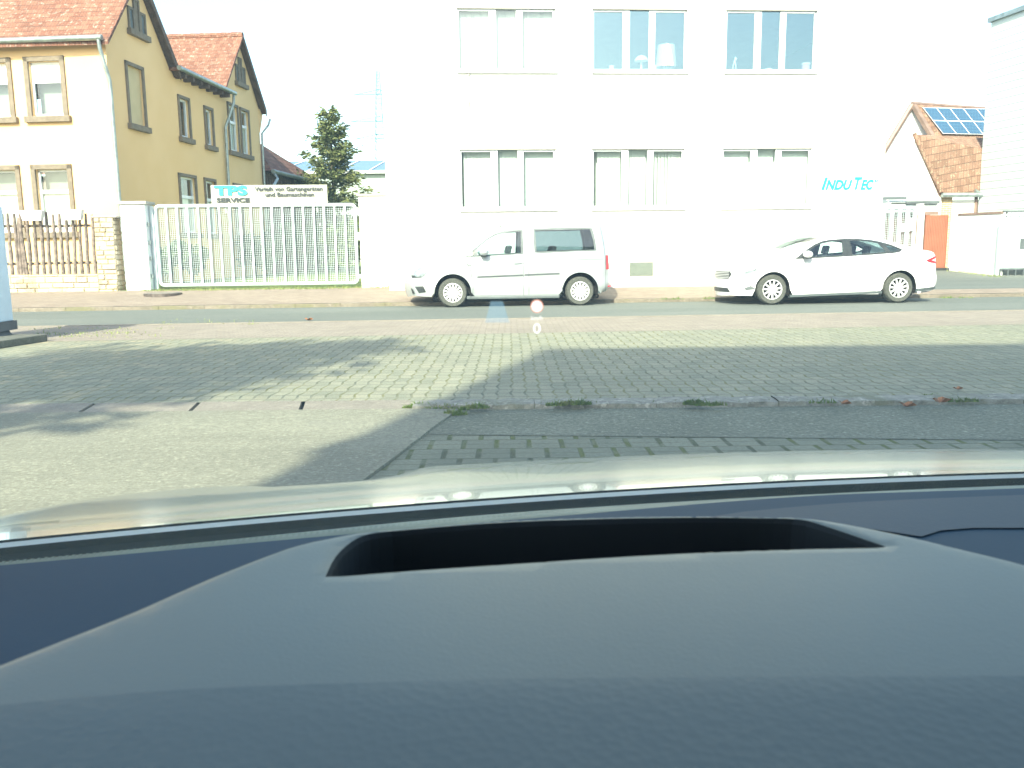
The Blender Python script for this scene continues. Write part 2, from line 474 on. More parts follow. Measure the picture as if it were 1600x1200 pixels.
def slab_lines(name, base, line, period, axis='v', width=.03, extra=None):
    t = NT(name); u, v, _ = t.xyz(t.uv())
    c = v if axis == 'v' else u
    f = t.m('FRACT', t.m('DIVIDE', c, period))
    e = t.step(f, width, width*.3)
    b = t.mix(t.step(t.noise(.8, 4), .3, .7), tuple(x*.95 for x in base), base)
    t.col(t.mix(e, b, line)); t.set(Roughness=.6)
    t.bump(f, .6, .012)
    return t.mat
M['siding'] = slab_lines('siding', (.58, .64, .63), (.15, .18, .17), .27, 'v', .09)
M['hall_wall'] = slab_lines('hall_wall', (.33, .40, .36), (.26, .31, .28), 1.2, 'u', .05)
def brick_mat():
    t = NT('yellow_brick'); br = t.n('ShaderNodeTexBrick'); t.t.links.new(t.uv(), br.inputs['Vector'])
    br.inputs['Color1'].default_value = (.55, .38, .19, 1); br.inputs['Color2'].default_value = (.46, .30, .15, 1)
    br.inputs['Mortar'].default_value = (.6, .55, .42, 1)
    br.inputs['Scale'].default_value = 1; br.inputs['Brick Width'].default_value = .24; br.inputs['Row Height'].default_value = .08
    br.inputs['Mortar Size'].default_value = .01
    t.col(br.outputs['Color']); t.set(Roughness=.9)
    return t.mat
M['yellow_brick'] = brick_mat()
def solar_mat(name, c):
    t = NT(name); u, v, _ = t.xyz(t.uv())
    e = t.m('MAXIMUM', t.step(t.m('FRACT', t.m('DIVIDE', u, .16)), .09, .03), t.step(t.m('FRACT', t.m('DIVIDE', v, .16)), .09, .03))
    t.col(t.mix(e, c, tuple(x*1.7 for x in c))); t.set(Roughness=.25)
    return t.mat
M['solar'] = solar_mat('solar', (.04, .095, .165))
M['solar_far'] = solar_mat('solar_far', (.07, .12, .16))
M['solar_frame'] = simple('solar_frame', (.75, .78, .8), .4, var=.03)

def dash_mat(name, c, rough=.55, grain=.12, gs=900):
    t = NT(name)
    t.col(t.mix(t.noise(5, 3), tuple(x*.93 for x in c), tuple(x*1.07 for x in c))); t.set(Roughness=rough)
    vo = t.n('ShaderNodeTexVoronoi'); vo.inputs['Scale'].default_value = gs*.45; t.t.links.new(t.obj(), vo.inputs['Vector'])
    t.bump(vo.outputs['Distance'], grain, .0006)
    t.bump(t.noise(gs*.1, 3), grain*.8, .0008)
    return t.mat
M['dash_top'] = dash_mat('dash_top', (.225, .248, .212), .48, .14)
M['dash_low'] = dash_mat('dash_low', (.022, .055, .085), .65)
M['dash_near'] = dash_mat('dash_near', (.168, .200, .186), .58, .35, 420)
M['dash_low_lit'] = dash_mat('dash_low_lit', (.065, .085, .10), .6, .2, 500)
M['recess_wall_rim_shade'] = simple('recess_wall_rim_shade', (.016, .024, .03), .8, var=.1)
M['recess_black'] = simple('recess_black', (.0035, .0037, .004), .9, var=.1, Specular_IOR_Level=.1)
M['cowl_black'] = simple('cowl_black', (.008, .010, .009), .85, var=.2, scale=20, Specular_IOR_Level=.2)
M['defroster'] = simple('defroster', (.22, .235, .16), .5, var=.15, scale=10)
M['edge_highlight'] = simple('edge_highlight', (.80, .80, .74), .5, 0, var=.03)
def glow(name, c, s, fac):
    t = NT(name); t.t.nodes.remove(t.b)
    e = t.n('ShaderNodeEmission'); e.inputs[0].default_value = (*c, 1); e.inputs[1].default_value = s
    tr = t.n('ShaderNodeBsdfTransparent'); mx = t.n('ShaderNodeMixShader'); mx.inputs[0].default_value = fac
    t.t.links.new(tr.outputs[0], mx.inputs[1]); t.t.links.new(e.outputs[0], mx.inputs[2]); t.t.links.new(mx.outputs[0], t.out.inputs[0])
    return t.mat
M['hud_white'] = glow('hud_white', (1, 1, .97), .5, .8)
M['hud_red'] = glow('hud_red', (1, .45, .32), .42, .7)
M['hud_blue'] = glow('hud_blue', (.42, .78, 1), .30, .35)

# ------------------------------------------------------------ shared shape helpers
def inside(p, poly):
    x, y = p; c = False; n = len(poly)
    for i in range(n):
        x1, y1 = poly[i]; x2, y2 = poly[(i+1) % n]
        if (y1 > y) != (y2 > y) and x < (x2-x1)*(y-y1)/(y2-y1)+x1: c = not c
    return c
def seg_d(p, a, b):
    ax, ay = a; dx, dy = b[0]-ax, b[1]-ay; L = dx*dx+dy*dy
    t = 0 if L == 0 else max(0, min(1, ((p[0]-ax)*dx+(p[1]-ay)*dy)/L))
    return math.hypot(p[0]-ax-t*dx, p[1]-ay-t*dy)
def poly_d(p, poly, closed=True):
    n = len(poly)
    return min(seg_d(p, poly[i], poly[(i+1) % n]) for i in range(n if closed else n-1))
def dens(poly, step, closed=True):
    out = []; n = len(poly)
    for i in range(n if closed else n-1):
        a, b = poly[i], poly[(i+1) % n]; L = math.hypot(b[0]-a[0], b[1]-a[1]); k = max(1, int(L/step+.5))
        for j in range(k): out.append((a[0]+(b[0]-a[0])*j/k, a[1]+(b[1]-a[1])*j/k))
    if not closed: out.append(poly[-1])
    return out
def spline(pts, k=6, closed=False):
    out = []; n = len(pts)
    for i in range(n if closed else n-1):
        p0 = pts[(i-1) % n] if closed or i > 0 else pts[0]
        p1, p2 = pts[i], pts[(i+1) % n]
        p3 = pts[(i+2) % n] if closed or i+2 < n else pts[-1]
        for j in range(k):
            t = j/k
            out.append(tuple(.5*((2*b)+(-a+c)*t+(2*a-5*b+4*c-d)*t*t+(-a+3*b-3*c+d)*t**3) for a, b, c, d in zip(p0, p1, p2, p3)))
    if not closed: out.append(tuple(pts[-1]))
    return out
def cdt(outer, holes, step, extra=()):
    """triangulated 2D region -> (points, faces)"""
    pts = []; cons = []
    for lp in [outer]+list(holes):
        n0 = len(pts); pts += [V(p) for p in lp]
        cons.append(list(range(n0, n0+len(lp))))
    xs = [p[0] for p in outer]; ys = [p[1] for p in outer]
    y = min(ys)+step*.5; r = 0
    while y < max(ys):
        x = min(xs)+step*(.5 if r % 2 else .25)
        while x < max(xs):
            p = (x, y)
            if inside(p, outer) and not any(inside(p, h) for h in holes) and poly_d(p, outer) > step*.35 and all(poly_d(p, h) > step*.35 for h in holes):
                pts.append(V(p))
            x += step
        y += step; r += 1
    pts += [V(p) for p in extra]
    ed = [(c[i], c[(i+1) % len(c)]) for c in cons for i in range(len(c))]
    ov, oe, of, *_ = delaunay_2d_cdt(pts, ed, [], 0, 1e-5)
    F = []
    for f in of:
        cx = sum(ov[i][0] for i in f)/3; cy = sum(ov[i][1] for i in f)/3
        if inside((cx, cy), outer) and not any(inside((cx, cy), h) for h in holes):
            a, b, c = [ov[i] for i in f[:3]]
            if (b[0]-a[0])*(c[1]-a[1])-(b[1]-a[1])*(c[0]-a[0]) < 0: f = f[::-1]
            F.append(list(f))
    return [tuple(p) for p in ov], F
def holed(mb, T, u0, u1, z0, z1, holes, v=0.0, depth=.15):
    """a flat wall with real openings and their reveals"""
    us = sorted({u0, u1, *[h[0] for h in holes], *[h[1] for h in holes]})
    zs = sorted({z0, z1, *[h[2] for h in holes], *[h[3] for h in holes]})
    for i in range(len(us)-1):
        for j in range(len(zs)-1):
            cu, cz = (us[i]+us[i+1])/2, (zs[j]+zs[j+1])/2
            if any(h[0] < cu < h[1] and h[2] < cz < h[3] for h in holes): continue
            mb.poly(T(us[i], v, zs[j]), T(us[i+1], v, zs[j]), T(us[i+1], v, zs[j+1]), T(us[i], v, zs[j+1]))
    for a, b, c, d in holes:
        w = v+depth
        mb.poly(T(a, v, c), T(a, v, d), T(a, w, d), T(a, w, c)); mb.poly(T(b, v, c), T(b, w, c), T(b, w, d), T(b, v, d))
        mb.poly(T(a, v, d), T(b, v, d), T(b, w, d), T(a, w, d)); mb.poly(T(a, v, c), T(a, w, c), T(b, w, c), T(b, v, c))
def tbox(mb, T, a, b):
    x0, y0, z0 = a; x1, y1, z1 = b
    P = [T(x, y, z) for x, y, z in [(x0,y0,z0),(x1,y0,z0),(x1,y1,z0),(x0,y1,z0),(x0,y0,z1),(x1,y0,z1),(x1,y1,z1),(x0,y1,z1)]]
    return mb.add(P, [(0,3,2,1),(4,5,6,7),(0,1,5,4),(1,2,6,5),(2,3,7,6),(3,0,4,7)])
def text_mb(body, size, T, u, z, v=0.0, bold=0.0, shear=0.0, depth=.004, align='LEFT', sx=1.0, width=None):
    cu = bpy.data.curves.new('lettering', 'FONT'); cu.body = body; cu.size = size; cu.offset = bold; cu.shear = shear
    cu.extrude = depth; cu.align_x = align; cu.resolution_u = 3
    o = bpy.data.objects.new('lettering', cu); COL.objects.link(o)
    dg = bpy.context.evaluated_depsgraph_get(); me = bpy.data.meshes.new_from_object(o.evaluated_get(dg))
    mb = MB()
    if width and len(me.vertices):
        xs = [q.co.x for q in me.vertices]; sx = width/(max(xs)-min(xs))
    mb.add([T(u+q.co.x*sx, v-q.co.z, z+q.co.y) for q in me.vertices], [list(p.vertices) for p in me.polygons])
    bpy.data.objects.remove(o); bpy.data.curves.remove(cu); bpy.data.meshes.remove(me)
    return mb
F = Frame(0, 21.9, 3.8)      # the street front: u to the right, v away from the camera
GZ = .31                     # ground height along the house fronts
# ============================================================ THE GROUND
def gz(v): return .085 + max(0, min(1, (v+2.0)/2.62))*(GZ-.085)
def strip(name, mat, u0, u1, prof, T=F, kind='structure', n=1, label=None):
    mb = MB()
    for i in range(len(prof)-1):
        (v0, z0), (v1, z1) = prof[i], prof[i+1]
        for k in range(n):
            a, b = u0+(u1-u0)*k/n, u0+(u1-u0)*(k+1)/n
            mb.poly(T(a, v0, z0), T(b, v0, z0), T(b, v1, z1), T(a, v1, z1))
    return tag(obj(name, mb, mat), kind=kind, label=label)
strip('ground', M['land'], -900, 900, [(-400, -.05), (-2.3, -.05), (-1.95, .05), (.62, .12), (30, .12), (60, GZ-.03), (1500, GZ-.03)])
strip('road', M['asphalt'], -90, 90, [(-6.08, 0), (-2.12, 0)])
mb = MB()
for k in range(-70, 70):
    mb.box((k+.0, -2.12, -.04), (k+.999, -2.0, .08+random.uniform(-.003, .003)))
mb.v = [F(*p) for p in mb.v]
tag(obj('kerb', mb, M['kerb_far'], bevel=.012), kind='structure')
strip('pavement', M['pavers_red'], -60, 9.62, [(-2.0, gz(-2)), (.62, gz(.62))])
strip('pavement', M['pavers_red'], 9.62, 60, [(-2.0, gz(-2)), (-1.25, gz(-1.25))])
strip('driveway', M['asphalt'], 9.62, 60, [(-1.25, gz(-1.25)), (.62, .16), (5.2, .165), (7.6, .33), (30, .34)])
strip('lawn', M['lawn'], -45, 2.0, [(.62, GZ), (40, GZ)])
strip('verge', M['pavers_verge'], -60, 60, [(-8.85, .002), (-6.2, .002)])
mb = MB()
for k in range(-60, 60): mb.box((k+.003, -6.2, -.05), (k+.997, -6.08, .012))
mb.v = [F(*p) for p in mb.v]
tag(obj('kerb', mb, M['kerb_stone']), kind='structure')
# the yard in front of the car
mb = MB(); far = lambda X: F(X, -8.85, 0)
mb.poly((-.92, 7.05, 0), (22, 7.05, 0), (22, 7.28, 0), (-.92, 7.28, 0))
mb.poly((-30, 7.2801, 0), (22, 7.2801, 0), F(22, -8.85, 0), F(-30, -8.85, 0))
tag(obj('yard', mb, M['pavers_yard']), kind='structure')
EL = lambda Y: -.44 + (Y-6.72)*(.37/1.95)      # raised edge of the concrete slab
mb = MB()
ys = [6.825-.25*i for i in range(24)]
mb.add([(-16, y, .014) for y in ys]+[(EL(y)-.012*random.random(), y, .014) for y in ys]+[(EL(y), y, -.02) for y in ys],
       [(i+1, i, len(ys)+i, len(ys)+i+1)[::-1] for i in range(len(ys)-1)]+[(len(ys)+i+1, len(ys)+i, 2*len(ys)+i, 2*len(ys)+i+1)[::-1] for i in range(len(ys)-1)])
tag(obj('concrete_slab', mb, M['concrete']), kind='structure')
mb = MB(); mb.poly((EL(5.82), 5.9, 0), (12, 4.7, 0), (12, 6.8, 0), (EL(6.8)-.02, 6.8, 0))
tag(obj('asphalt_strip', mb, M['asphalt_strip']), kind='structure')
mb = MB(); mb.poly((EL(1)-.3, .8, -.004), (12, .8, -.004), (12, 4.72, -.004), (EL(5.9)-.1, 5.92, -.004))
tag(obj('paved_bay', mb, M['pavers_near']), kind='structure')
mb = MB(); mb.poly((-16, 6.84, -.03), (-.7, 6.84, -.03), (-.7, 7.28, -.03), (-16, 7.28, -.03))
mb.cur = 1
x = -1.69+.89
for k in range(14):
    x1, x0 = x-.035*(1 if k else 0), x-.89+.0
    zz_ = .006+random.uniform(-.002, .003); mb.prism([(x0, 6.85, -.06), (x1, 6.85, -.06), (x1-.075, 7.275, -.06), (x0-.075, 7.275, -.06)], (0, 0, .06+zz_)); x -= .89
tag(obj('drain_kerb', mb, [M['dark_well'], M['kerb_stone']]), kind='structure')
mb = MB(); x = -.8
while x < 14:
    L = .98
    n = 10
    P = []
    for i in range(n+1):
        xx = x+L*i/n*.996; h = .045+random.uniform(-.008, .006)
        P += [(xx, 6.8+random.uniform(-.012, .012), -.03), (xx, 6.82+random.uniform(-.012, .012), h-.008), (xx, 6.9, h), (xx, 7.04+random.uniform(-.01, .01), h), (xx, 7.06, -.02)]
    mb.add(P, [(5*i+j, 5*i+5+j, 5*i+6+j, 5*i+1+j) for i in range(n) for j in range(4)])
    x += L
tag(obj('rough_kerb', mb, M['rough_kerb']), kind='structure')

# manhole cover on the far pavement
p = on_z(255, 465, .17); u, v = F.uv(p.x, p.y); zz = gz(v)+.035
t = thing('manhole_cover', 'round iron manhole cover set in the red pavement before the metal gate', 'manhole cover', F(u, v, zz))
obj('ring', MB().lathe(F(u, v, zz), 'z', [(.44, -.12), (.44, .0), (.43, .006), (.33, .008), (.33, 0)], 40), M['iron'], t)
obj('lid', MB().lathe(F(u, v, zz), 'z', [(.325, .0), (.325, .006), (0.001, .008)], 40), M['kerb_stone'], t)

# ---- plants growing out of the joints
def tufts(name, label, spots, mat, h=.12, kind='stuff'):
    mb = MB(); rnd = random.Random(len(spots))
    for (cx, cy, cz, rx, ry, n) in spots:
        for i in range(n):
            a = rnd.uniform(0, 2*pi); r = sqrt(rnd.random())
            x, y = cx+rx*r*cos(a), cy+ry*r*sin(a); hh = h*rnd.uniform(.3, 1.1)*(1.1-r*.7); b = rnd.uniform(0, pi)
            w = .0035+.004*rnd.random(); lx, ly = rnd.gauss(0, .5)*hh, rnd.gauss(0, .5)*hh
            dx, dy = w*cos(b), w*sin(b)
            mb.add([(x-dx, y-dy, cz), (x+dx, y+dy, cz), (x+dx*.8+lx*.5, y+dy*.8+ly*.5, cz+hh*.6), (x+lx, y+ly, cz+hh), (x-dx*.8+lx*.5, y-dy*.8+ly*.5, cz+hh*.6)], [(0, 1, 2, 3, 4)])
    return tag(obj(name, mb, mat), label, kind=kind)
sp = []
def tuft_px(px, py, z, rx, ry, n):
    q = on_z(px, py, z); sp.append((q.x, q.y, z, rx, ry, n))
tuft_px(655, 638, .0, .14, .05, 420); tuft_px(700, 640, .0, .22, .05, 420); tuft_px(745, 638, .03, .1, .04, 160); tuft_px(710, 648, .0, .10, .05, 200)
tuft_px(680, 639, 0, .2, .04, 200); tuft_px(868, 634, .04, .08, .03, 90); tuft_px(900, 632, .04, .14, .04, 260); tuft_px(1086, 632, .04, .1, .04, 260); tuft_px(1112, 634, .04, .14, .02, 90)

for k in range(46):
    x_ = random.uniform(660, 1600); tuft_px(x_, 637-(x_-800)*.0105, .0, random.uniform(.02, .12), .015, random.randint(8, 45))
tuft_px(1455, 622, .0, .1, .04, 80); tuft_px(1285, 630, .03, .12, .02, 60); tuft_px(1505, 628, .03, .14, .02, 90); tuft_px(1180, 628, .0, .05, .03, 20)
tufts('weeds', 'green weeds growing in the joint along the low kerb before the hood', sp, M['weed'], .06)
sp = []
for px, py, n in [(1057, 468, 60), (1108, 467, 70), (1035, 468, 25), (1480, 466, 60), (1508, 466, 30), (985, 466, 30)]:
    q = on_z(px, py, .07); sp.append((q.x, q.y, .07, .18, .05, n))
tufts('weeds', 'weeds along the far kerb between the two parked cars', sp, M['weed'], .09)
sp = []
for k in range(60):
    u = -9.3+6.3*k/59; q = F(u, .55+random.uniform(-.1, .1), 0); sp.append((q.x, q.y, gz(.55)-.01, .16, .1, 26))
tufts('grass', 'strip of short grass growing under the white metal gate', sp, M['grass'], .11)
sp = []
for k in range(34):
    q = on_z(60+random.uniform(0, 210), random.uniform(513, 528), 0); sp.append((q.x, q.y, 0, .25, .12, 10))
for k in range(20):
    q = on_z(random.uniform(230, 400), random.uniform(500, 508), 0); sp.append((q.x, q.y, 0, .15, .05, 5))
tufts('weeds', 'sparse dry weeds on the verge right of the stone step', sp, M['grass'], .06)
sp = []
for k in range(30):
    a = k/29; q = at(1483+a*75, 423+a*9, 30.3-5.9*a); sp.append((q.x, q.y-.1, GZ, .25, .12, 10))
tufts('weeds', 'weeds along the foot of the white yard wall at right', sp, M['grass'], .1)
# dead leaves, one by one
leafspots = [(1320, 633, 'curled brown leaf lying on the rough kerb, leftmost of the three there', .06), (1418, 637, 'brown leaf lying folded below the rough kerb, middle one of three', .075), (1470, 630, 'pale brown leaf lying flat on the rough kerb, rightmost of three', .075),
             (1497, 610, 'small reddish leaf on the yard pavers above the rough kerb', .05), (483, 501, 'brown leaf lying on the verge at the road edge', .09)]
for i, (px, py, lb, s) in enumerate(leafspots):
    q = on_z(px, py, .05 if i in (0, 2) else .004); mb = MB(); rnd = random.Random(i)
    a0 = rnd.uniform(0, 6); P = []; n = 12
    P.append((q.x, q.y, q.z+.006))
    for k in range(n):
        r = s*(1 if k % 2 == 0 else .62)*rnd.uniform(.8, 1.1); a = a0+2*pi*k/n
        P.append((q.x+r*cos(a), q.y+r*sin(a)*.7, q.z+.006+abs(sin(a*1.5))*s*.55))
    mb.add(P, [(0, 1+k, 1+(k+1) % n) for k in range(n)])
    tag(obj('leaf', mb, M['leaf_brown'], loc=(q.x, q.y, q.z)), lb, 'leaf', 'fallen brown leaves')

# ============================================================ OFFICE BUILDING
UL = F.hit(606, 380)[0]; UR = F.hit(1378, 330)[0]
office = thing('office_building', 'plain white two-storey office building with three columns of windows', 'building', F(0, 0, GZ))
def rect(px0, px1, py0, py1, T=F, v=0.0):
    a = T.hit(px0, (py0+py1)/2, v)[0]; b = T.hit(px1, (py0+py1)/2, v)[0]; m = (px0+px1)/2
    return [a, b, T.hit(m, py1, v)[1], T.hit(m, py0, v)[1]]
cols = [(714, 868, 14, 112, 'u'), (924, 1072, 15, 112, 'u'), (1131, 1272, 16, 112, 'u'), (720, 868, 234, 327, 'l'), (927, 1070, 233, 325, 'l'), (1131, 1270, 232, 324, 'l')]
rc = [rect(*c[:4]) for c in cols]
zu = (sum(r[2] for r in rc[:3])/3, sum(r[3] for r in rc[:3])/3); zl = (sum(r[2] for r in rc[3:])/3, sum(r[3] for r in rc[3:])/3)
for i, r in enumerate(rc): r[2], r[3] = (zu if i < 3 else zl)
for i in range(3):
    a = (rc[i][0]+rc[i+3][0])/2; b = (rc[i][1]+rc[i+3][1])/2
    rc[i][0] = rc[i+3][0] = a; rc[i][1] = rc[i+3][1] = b
TOP = 9.2; DEP = 9.0
mb = MB(); holed(mb, F, UL, UR, .0, TOP, [tuple(r) for r in rc], 0, .11)
for (a, b) in ((UL, UL), (UR, UR)):
    mb.poly(F(a, 0, 0), F(a, DEP, 0), F(a, DEP, TOP), F(a, 0, TOP))
mb.poly(F(UL, DEP, 0), F(UR, DEP, 0), F(UR, DEP, TOP), F(UL, DEP, TOP))
obj('wall', mb, M['white_render'], office)
obj('roof', tbox(MB(), F, (UL-.15, -.15, TOP), (UR+.15, DEP+.15, TOP+.25)), M['grey_trim'], office)
mb = MB()
for z in (GZ+.1, 3.72, 7.3): tbox(mb, F, (UL+.02, .12, z), (UR-.02, DEP-.02, z+.14))
obj('floor_slab', mb, M['silver_shelf'], office)
for i, r in enumerate(rc):
    u0, u1, z0, z1 = r; up = i < 3
    w = u1-u0; fr = .055
    a1, a2 = u0+w*.32, u0+w*.395; b1, b2 = u0+w*.60, u0+w*.665
    mb = MB()
    tb = lambda *a: tbox(mb, F, *a)
    tb((u0, .04, z1-fr*.9), (a2, .10, z1)); tb((b1, .04, z1-fr*.9), (u1, .10, z1)); tb((u0, .04, z0), (u1, .10, z0+fr*1.2))
    tb((u0, .04, z0), (u0+fr*.7, .102, z1)); tb((u1-fr, .04, z0), (u1, .102, z1))
    tb((a1, .035, z0), (a2, .105, z1)); tb((b1, .035, z0), (b2, .105, z1))
    win = obj('window', mb, M['pvc'], office, bevel=.006)
    for (p0, p1, top) in ((u0+fr*.7, a1, z1-fr*.9), (a2, b1, z1), (b2, u1-fr, z1-fr*.9)):
        q = MB(); q.poly(F(p0, .07, z0+fr*1.2), F(p1, .07, z0+fr*1.2), F(p1, .07, top), F(p0, .07, top))
        obj('pane', q, M['pane_sky' if up and i > 0 else 'pane'], win)
    obj('sill', tbox(MB(), F, (u0-.03, -.06, z0-.045), (u1+.05, .035, z0)), M['pvc'], win)
    obj('head_shade_line', tbox(MB(), F, (u0-.03, -.012, z1), (u1+.05, .03, z1+.028)), M['sill_stone'], win)  # thin grey strip drawn for the shadow line at the window head
    # what hangs inside
    def strips(x0, x1, n, zt, zb, mat, tilt=.5, vv=.22, name='blind', wig=.0):
        q = MB()
        for k in range(n):
            c = x0+(x1-x0)*(k+.5)/n; hw = (x1-x0)/n*.53; t2 = tilt+random.uniform(-wig, wig)
            q.poly(F(c-hw*cos(t2), vv-hw*sin(t2), zb), F(c+hw*cos(t2), vv+hw*sin(t2), zb), F(c+hw*cos(t2), vv+hw*sin(t2), zt), F(c-hw*cos(t2), vv-hw*sin(t2), zt))
        obj(name, q, mat, win)
    if i in (0, 3, 4, 5):
        q = MB(); q.poly(F(u0, .36, z0), F(u1, .36, z0), F(u1, .36, z1+.1), F(u0, .36, z1+.1)); obj('curtain', q, M['lamp_shade'], win)  # pale sheet added behind the blinds so the gaps look lit
    if i == 0:
        strips(u0+.02, u1-.02, 40, z1, z0+.02, M['lamp_shade'], .35, .2, 'curtain', .2)
    if i == 3:
        strips(u0+.09, u0+w*.60, 15, z1, z0+.02, M['lamp_shade'], .3, .22, 'blind', .12)
        strips(u0+w*.62, u1-.03, 12, z1-.02, z0+.02, M['lamp_shade'], .18, .22, 'blind', .05)
    if i == 4:
        strips(u0+w*.07, a1, 6, z1, z0+.02, M['lamp_shade'], .25, .22, 'blind', .03)
        strips(a2+.05, b1, 6, z1, z0+.02, M['lamp_shade'], .25, .22, 'blind', .03)
        strips(b2+.06, u1-.02, 8, z1, z0+.02, M['lamp_shade'], .3, .22, 'blind', .25)
    if i == 5:
        strips(u0+.09, a1, 3, z1, z0+.02, M['lamp_shade'], .08, .22, 'blind', .02)
        strips(a2+.02, b1, 3, z1, z0+.02, M['lamp_shade'], .08, .22, 'blind', .02)
        strips(b2+.02, u1-.02, 4, z1, z0+.02, M['lamp_shade'], .08, .22, 'blind', .02)
    if i in (1, 2):     # inner sill boards that carry the small things
        obj('inner_sill', tbox(MB(), F, (u0, .11, z0+.01), (u1, .40, z0+.04)), M['pvc'], win)
# the ventilation grille low in the wall
r = rect(984, 1020, 410, 431)
t = thing('vent_grille', 'pale perforated ventilation grille low in the white office wall', 'vent', F((r[0]+r[1])/2, 0, r[2]))
obj('frame', tbox(MB(), F, (r[0]-.015, -.012, r[2]-.015), (r[1]+.015, .0, r[3]+.015)), M['sill_stone'], t)
mb = MB(); tbox(mb, F, (r[0], -.016, r[2]), (r[1], -.0125, r[3])); mb.cur = 1
nx, nz = 14, 9
for a in range(nx):
    for b in range(nz):
        cu = r[0]+(r[1]-r[0])*(a+.5+(b % 2)*.3)/(nx+.5); cz = r[2]+(r[3]-r[2])*(b+.5)/nz
        tbox(mb, F, (cu-.009, -.0175, cz-.008), (cu+.009, -.0162, cz+.008))
obj('mesh', mb, [M['vent_mesh'], M['grey_trim']], t)
# rust streak / pipe between the left windows
ru = F.hit(733, 180)[0]
t = thing('rain_pipe', 'thin pale pipe running down the white wall below the upper left window', 'pipe', F(ru, 0, zl[1]))
obj('pipe', MB().tube([F(ru, -.02, zl[1]+.12), F(ru, -.02, zu[0]-.06)], .022, 10), M['board'], t, smooth=True)
for z in (zu[0]-.1, zu[0]-.75): obj('clamp', MB().tube([F(ru, -.02, z), F(ru, -.02, z+.03)], .034, 10), M['sill_stone'], t)
# company lettering on the wall
u, z = F.hit(1282, 296)
u2, _ = F.hit(1364, 296); hh = F.hit(1282, 277)[1]-z
t = thing('wall_sign', 'turquoise slanted small-capital company lettering on the white office wall', 'sign', F(u, 0, z))
big, sm = hh*1.40, hh*1.40*.77
xs = u
W = u2-u; parts = [('I', big, 0, .055), ('NDU', sm, .085, .51), ('T', big, .60, .15), ('EC', sm, .755, .245)]
x = u
for tx, s, xo, wf in parts:
    obj('lettering', text_mb(tx, s, F, u+W*xo, z, -.012, .014, .3, .006, width=(None if tx == 'I' else W*wf)), M['cyan_paint'], t)
a, b = F.hit(1366, 284)
q = MB(); q.prism([F(a, -.02, b), F(a+.055, -.02, b+.0), F(a+.01, -.02, b+.08)], F.v*.015); q.prism([F(a+.065, -.02, b-.01), F(a+.10, -.02, b+.03), F(a+.055, -.02, b+.055)], F.v*.015)
obj('emblem', q, M['cyan_paint'], t)
for (px, py, lb) in ((1322, 211, 'upper left'), (1344, 211, 'upper right'), (1321, 241, 'lower left'), (1343, 241, 'lower right')):
    a, b = F.hit(px, py)
    tag(obj('wall_bolt', MB().lathe(F(a, -.0, b), 'y', [(.001, -.03), (.018, -.03), (.022, 0)], 12), M['zinc'], loc=F(a, 0, b)), 'small grey bolt above the wall lettering, %s of four' % lb, 'bolt', 'four bolts above the wall lettering')

# small things standing behind the upper windows
def shelf(px, i): 
    return F.hit(px, 100, .25)[0], rc[i][2]+.04
u, z = shelf(1002, 1); s = 1/61.
t = thing('mushroom_lamp', 'white mushroom lamp with domed cap standing in the upper middle window', 'lamp', F(u, .25, z))
obj('stem', MB().lathe(F(u, .25, z), 'z', [(.07, 0), (.05, .02), (.03, .05), (.03, .3)], 16), M['white_plastic'], t, smooth=True)
obj('cap', MB().lathe(F(u, .25, z+.26), 'z', [(.03, 0), (.17, .0), (.16, .05), (.10, .11), (.03, .14), (.001, .145)], 24), M['white_plastic'], t, smooth=True)
u, z = shelf(1041, 1)
t = thing('table_lamp', 'large white lampshade lamp on the sill of the upper middle window', 'lamp', F(u, .28, z))
obj('foot', MB().lathe(F(u, .28, z), 'z', [(.12, 0), (.12, .02), (.05, .04), (.05, .14)], 20), M['white_plastic'], t, smooth=True)
obj('lamp_shade', MB().lathe(F(u, .28, z+.12), 'z', [(.25, 0), (.21, .52), (.02, .53), (.02, .58), (.001, .58)], 28), M['lamp_shade'], t, smooth=True)
u, z = shelf(1022, 1)
tag(obj('white_vase', MB().lathe(F(u, .2, z), 'z', [(.001, 0), (.05, 0), (.06, .12), (.04, .16), (.001, .16)], 20), M['white_plastic'], loc=F(u, .2, z), smooth=True), 'slim white vase left of the big lampshade in the upper window', 'vase')
u, z = shelf(955, 1)
tag(obj('cup', MB().lathe(F(u, .2, z), 'z', [(.001, .01), (.05, .01), (.065, .14), (.06, .14), (.05, .02)], 20), M['white_plastic'], loc=F(u, .2, z), smooth=True), 'small white cup on the left sill of the upper middle window', 'cup')
u, z = shelf(1147, 2)
q = MB()
q.tube([F(u-.05, .2, z), F(u-.04, .2, z+.14), F(u, .2, z+.28), F(u+.03, .2, z+.34)], [.012, .014, .016, .012], 8)
q.tube([F(u+.03, .2, z), F(u+.03, .2, z+.14), F(u, .2, z+.28), F(u+.01, .2, z+.36)], [.012, .014, .016, .01], 8)
q.tube([F(u+.0, .2, z+.27), F(u+.06, .2, z+.32)], [.014, .008], 8)
tag(obj('figurine', q, M['white_plastic'], loc=F(u, .2, z), smooth=True), 'thin white bird figurine in the upper right window', 'figurine')
u, z = shelf(1200, 2)
tag(obj('bowl', MB().lathe(F(u, .2, z), 'z', [(.001, .01), (.07, .01), (.10, .05), (.085, .075), (.001, .085)], 20), M['white_plastic'], loc=F(u, .2, z), smooth=True), 'low rounded white bowl in the middle pane of the upper right window', 'bowl')
u, z = shelf(1258, 2)
t = thing('jar', 'pink jar with white lid in the upper right window corner', 'jar', F(u, .2, z))
obj('body', MB().lathe(F(u, .2, z), 'z', [(.001, 0), (.10, 0), (.10, .17), (.001, .17)], 20), M['pink'], t, smooth=True)
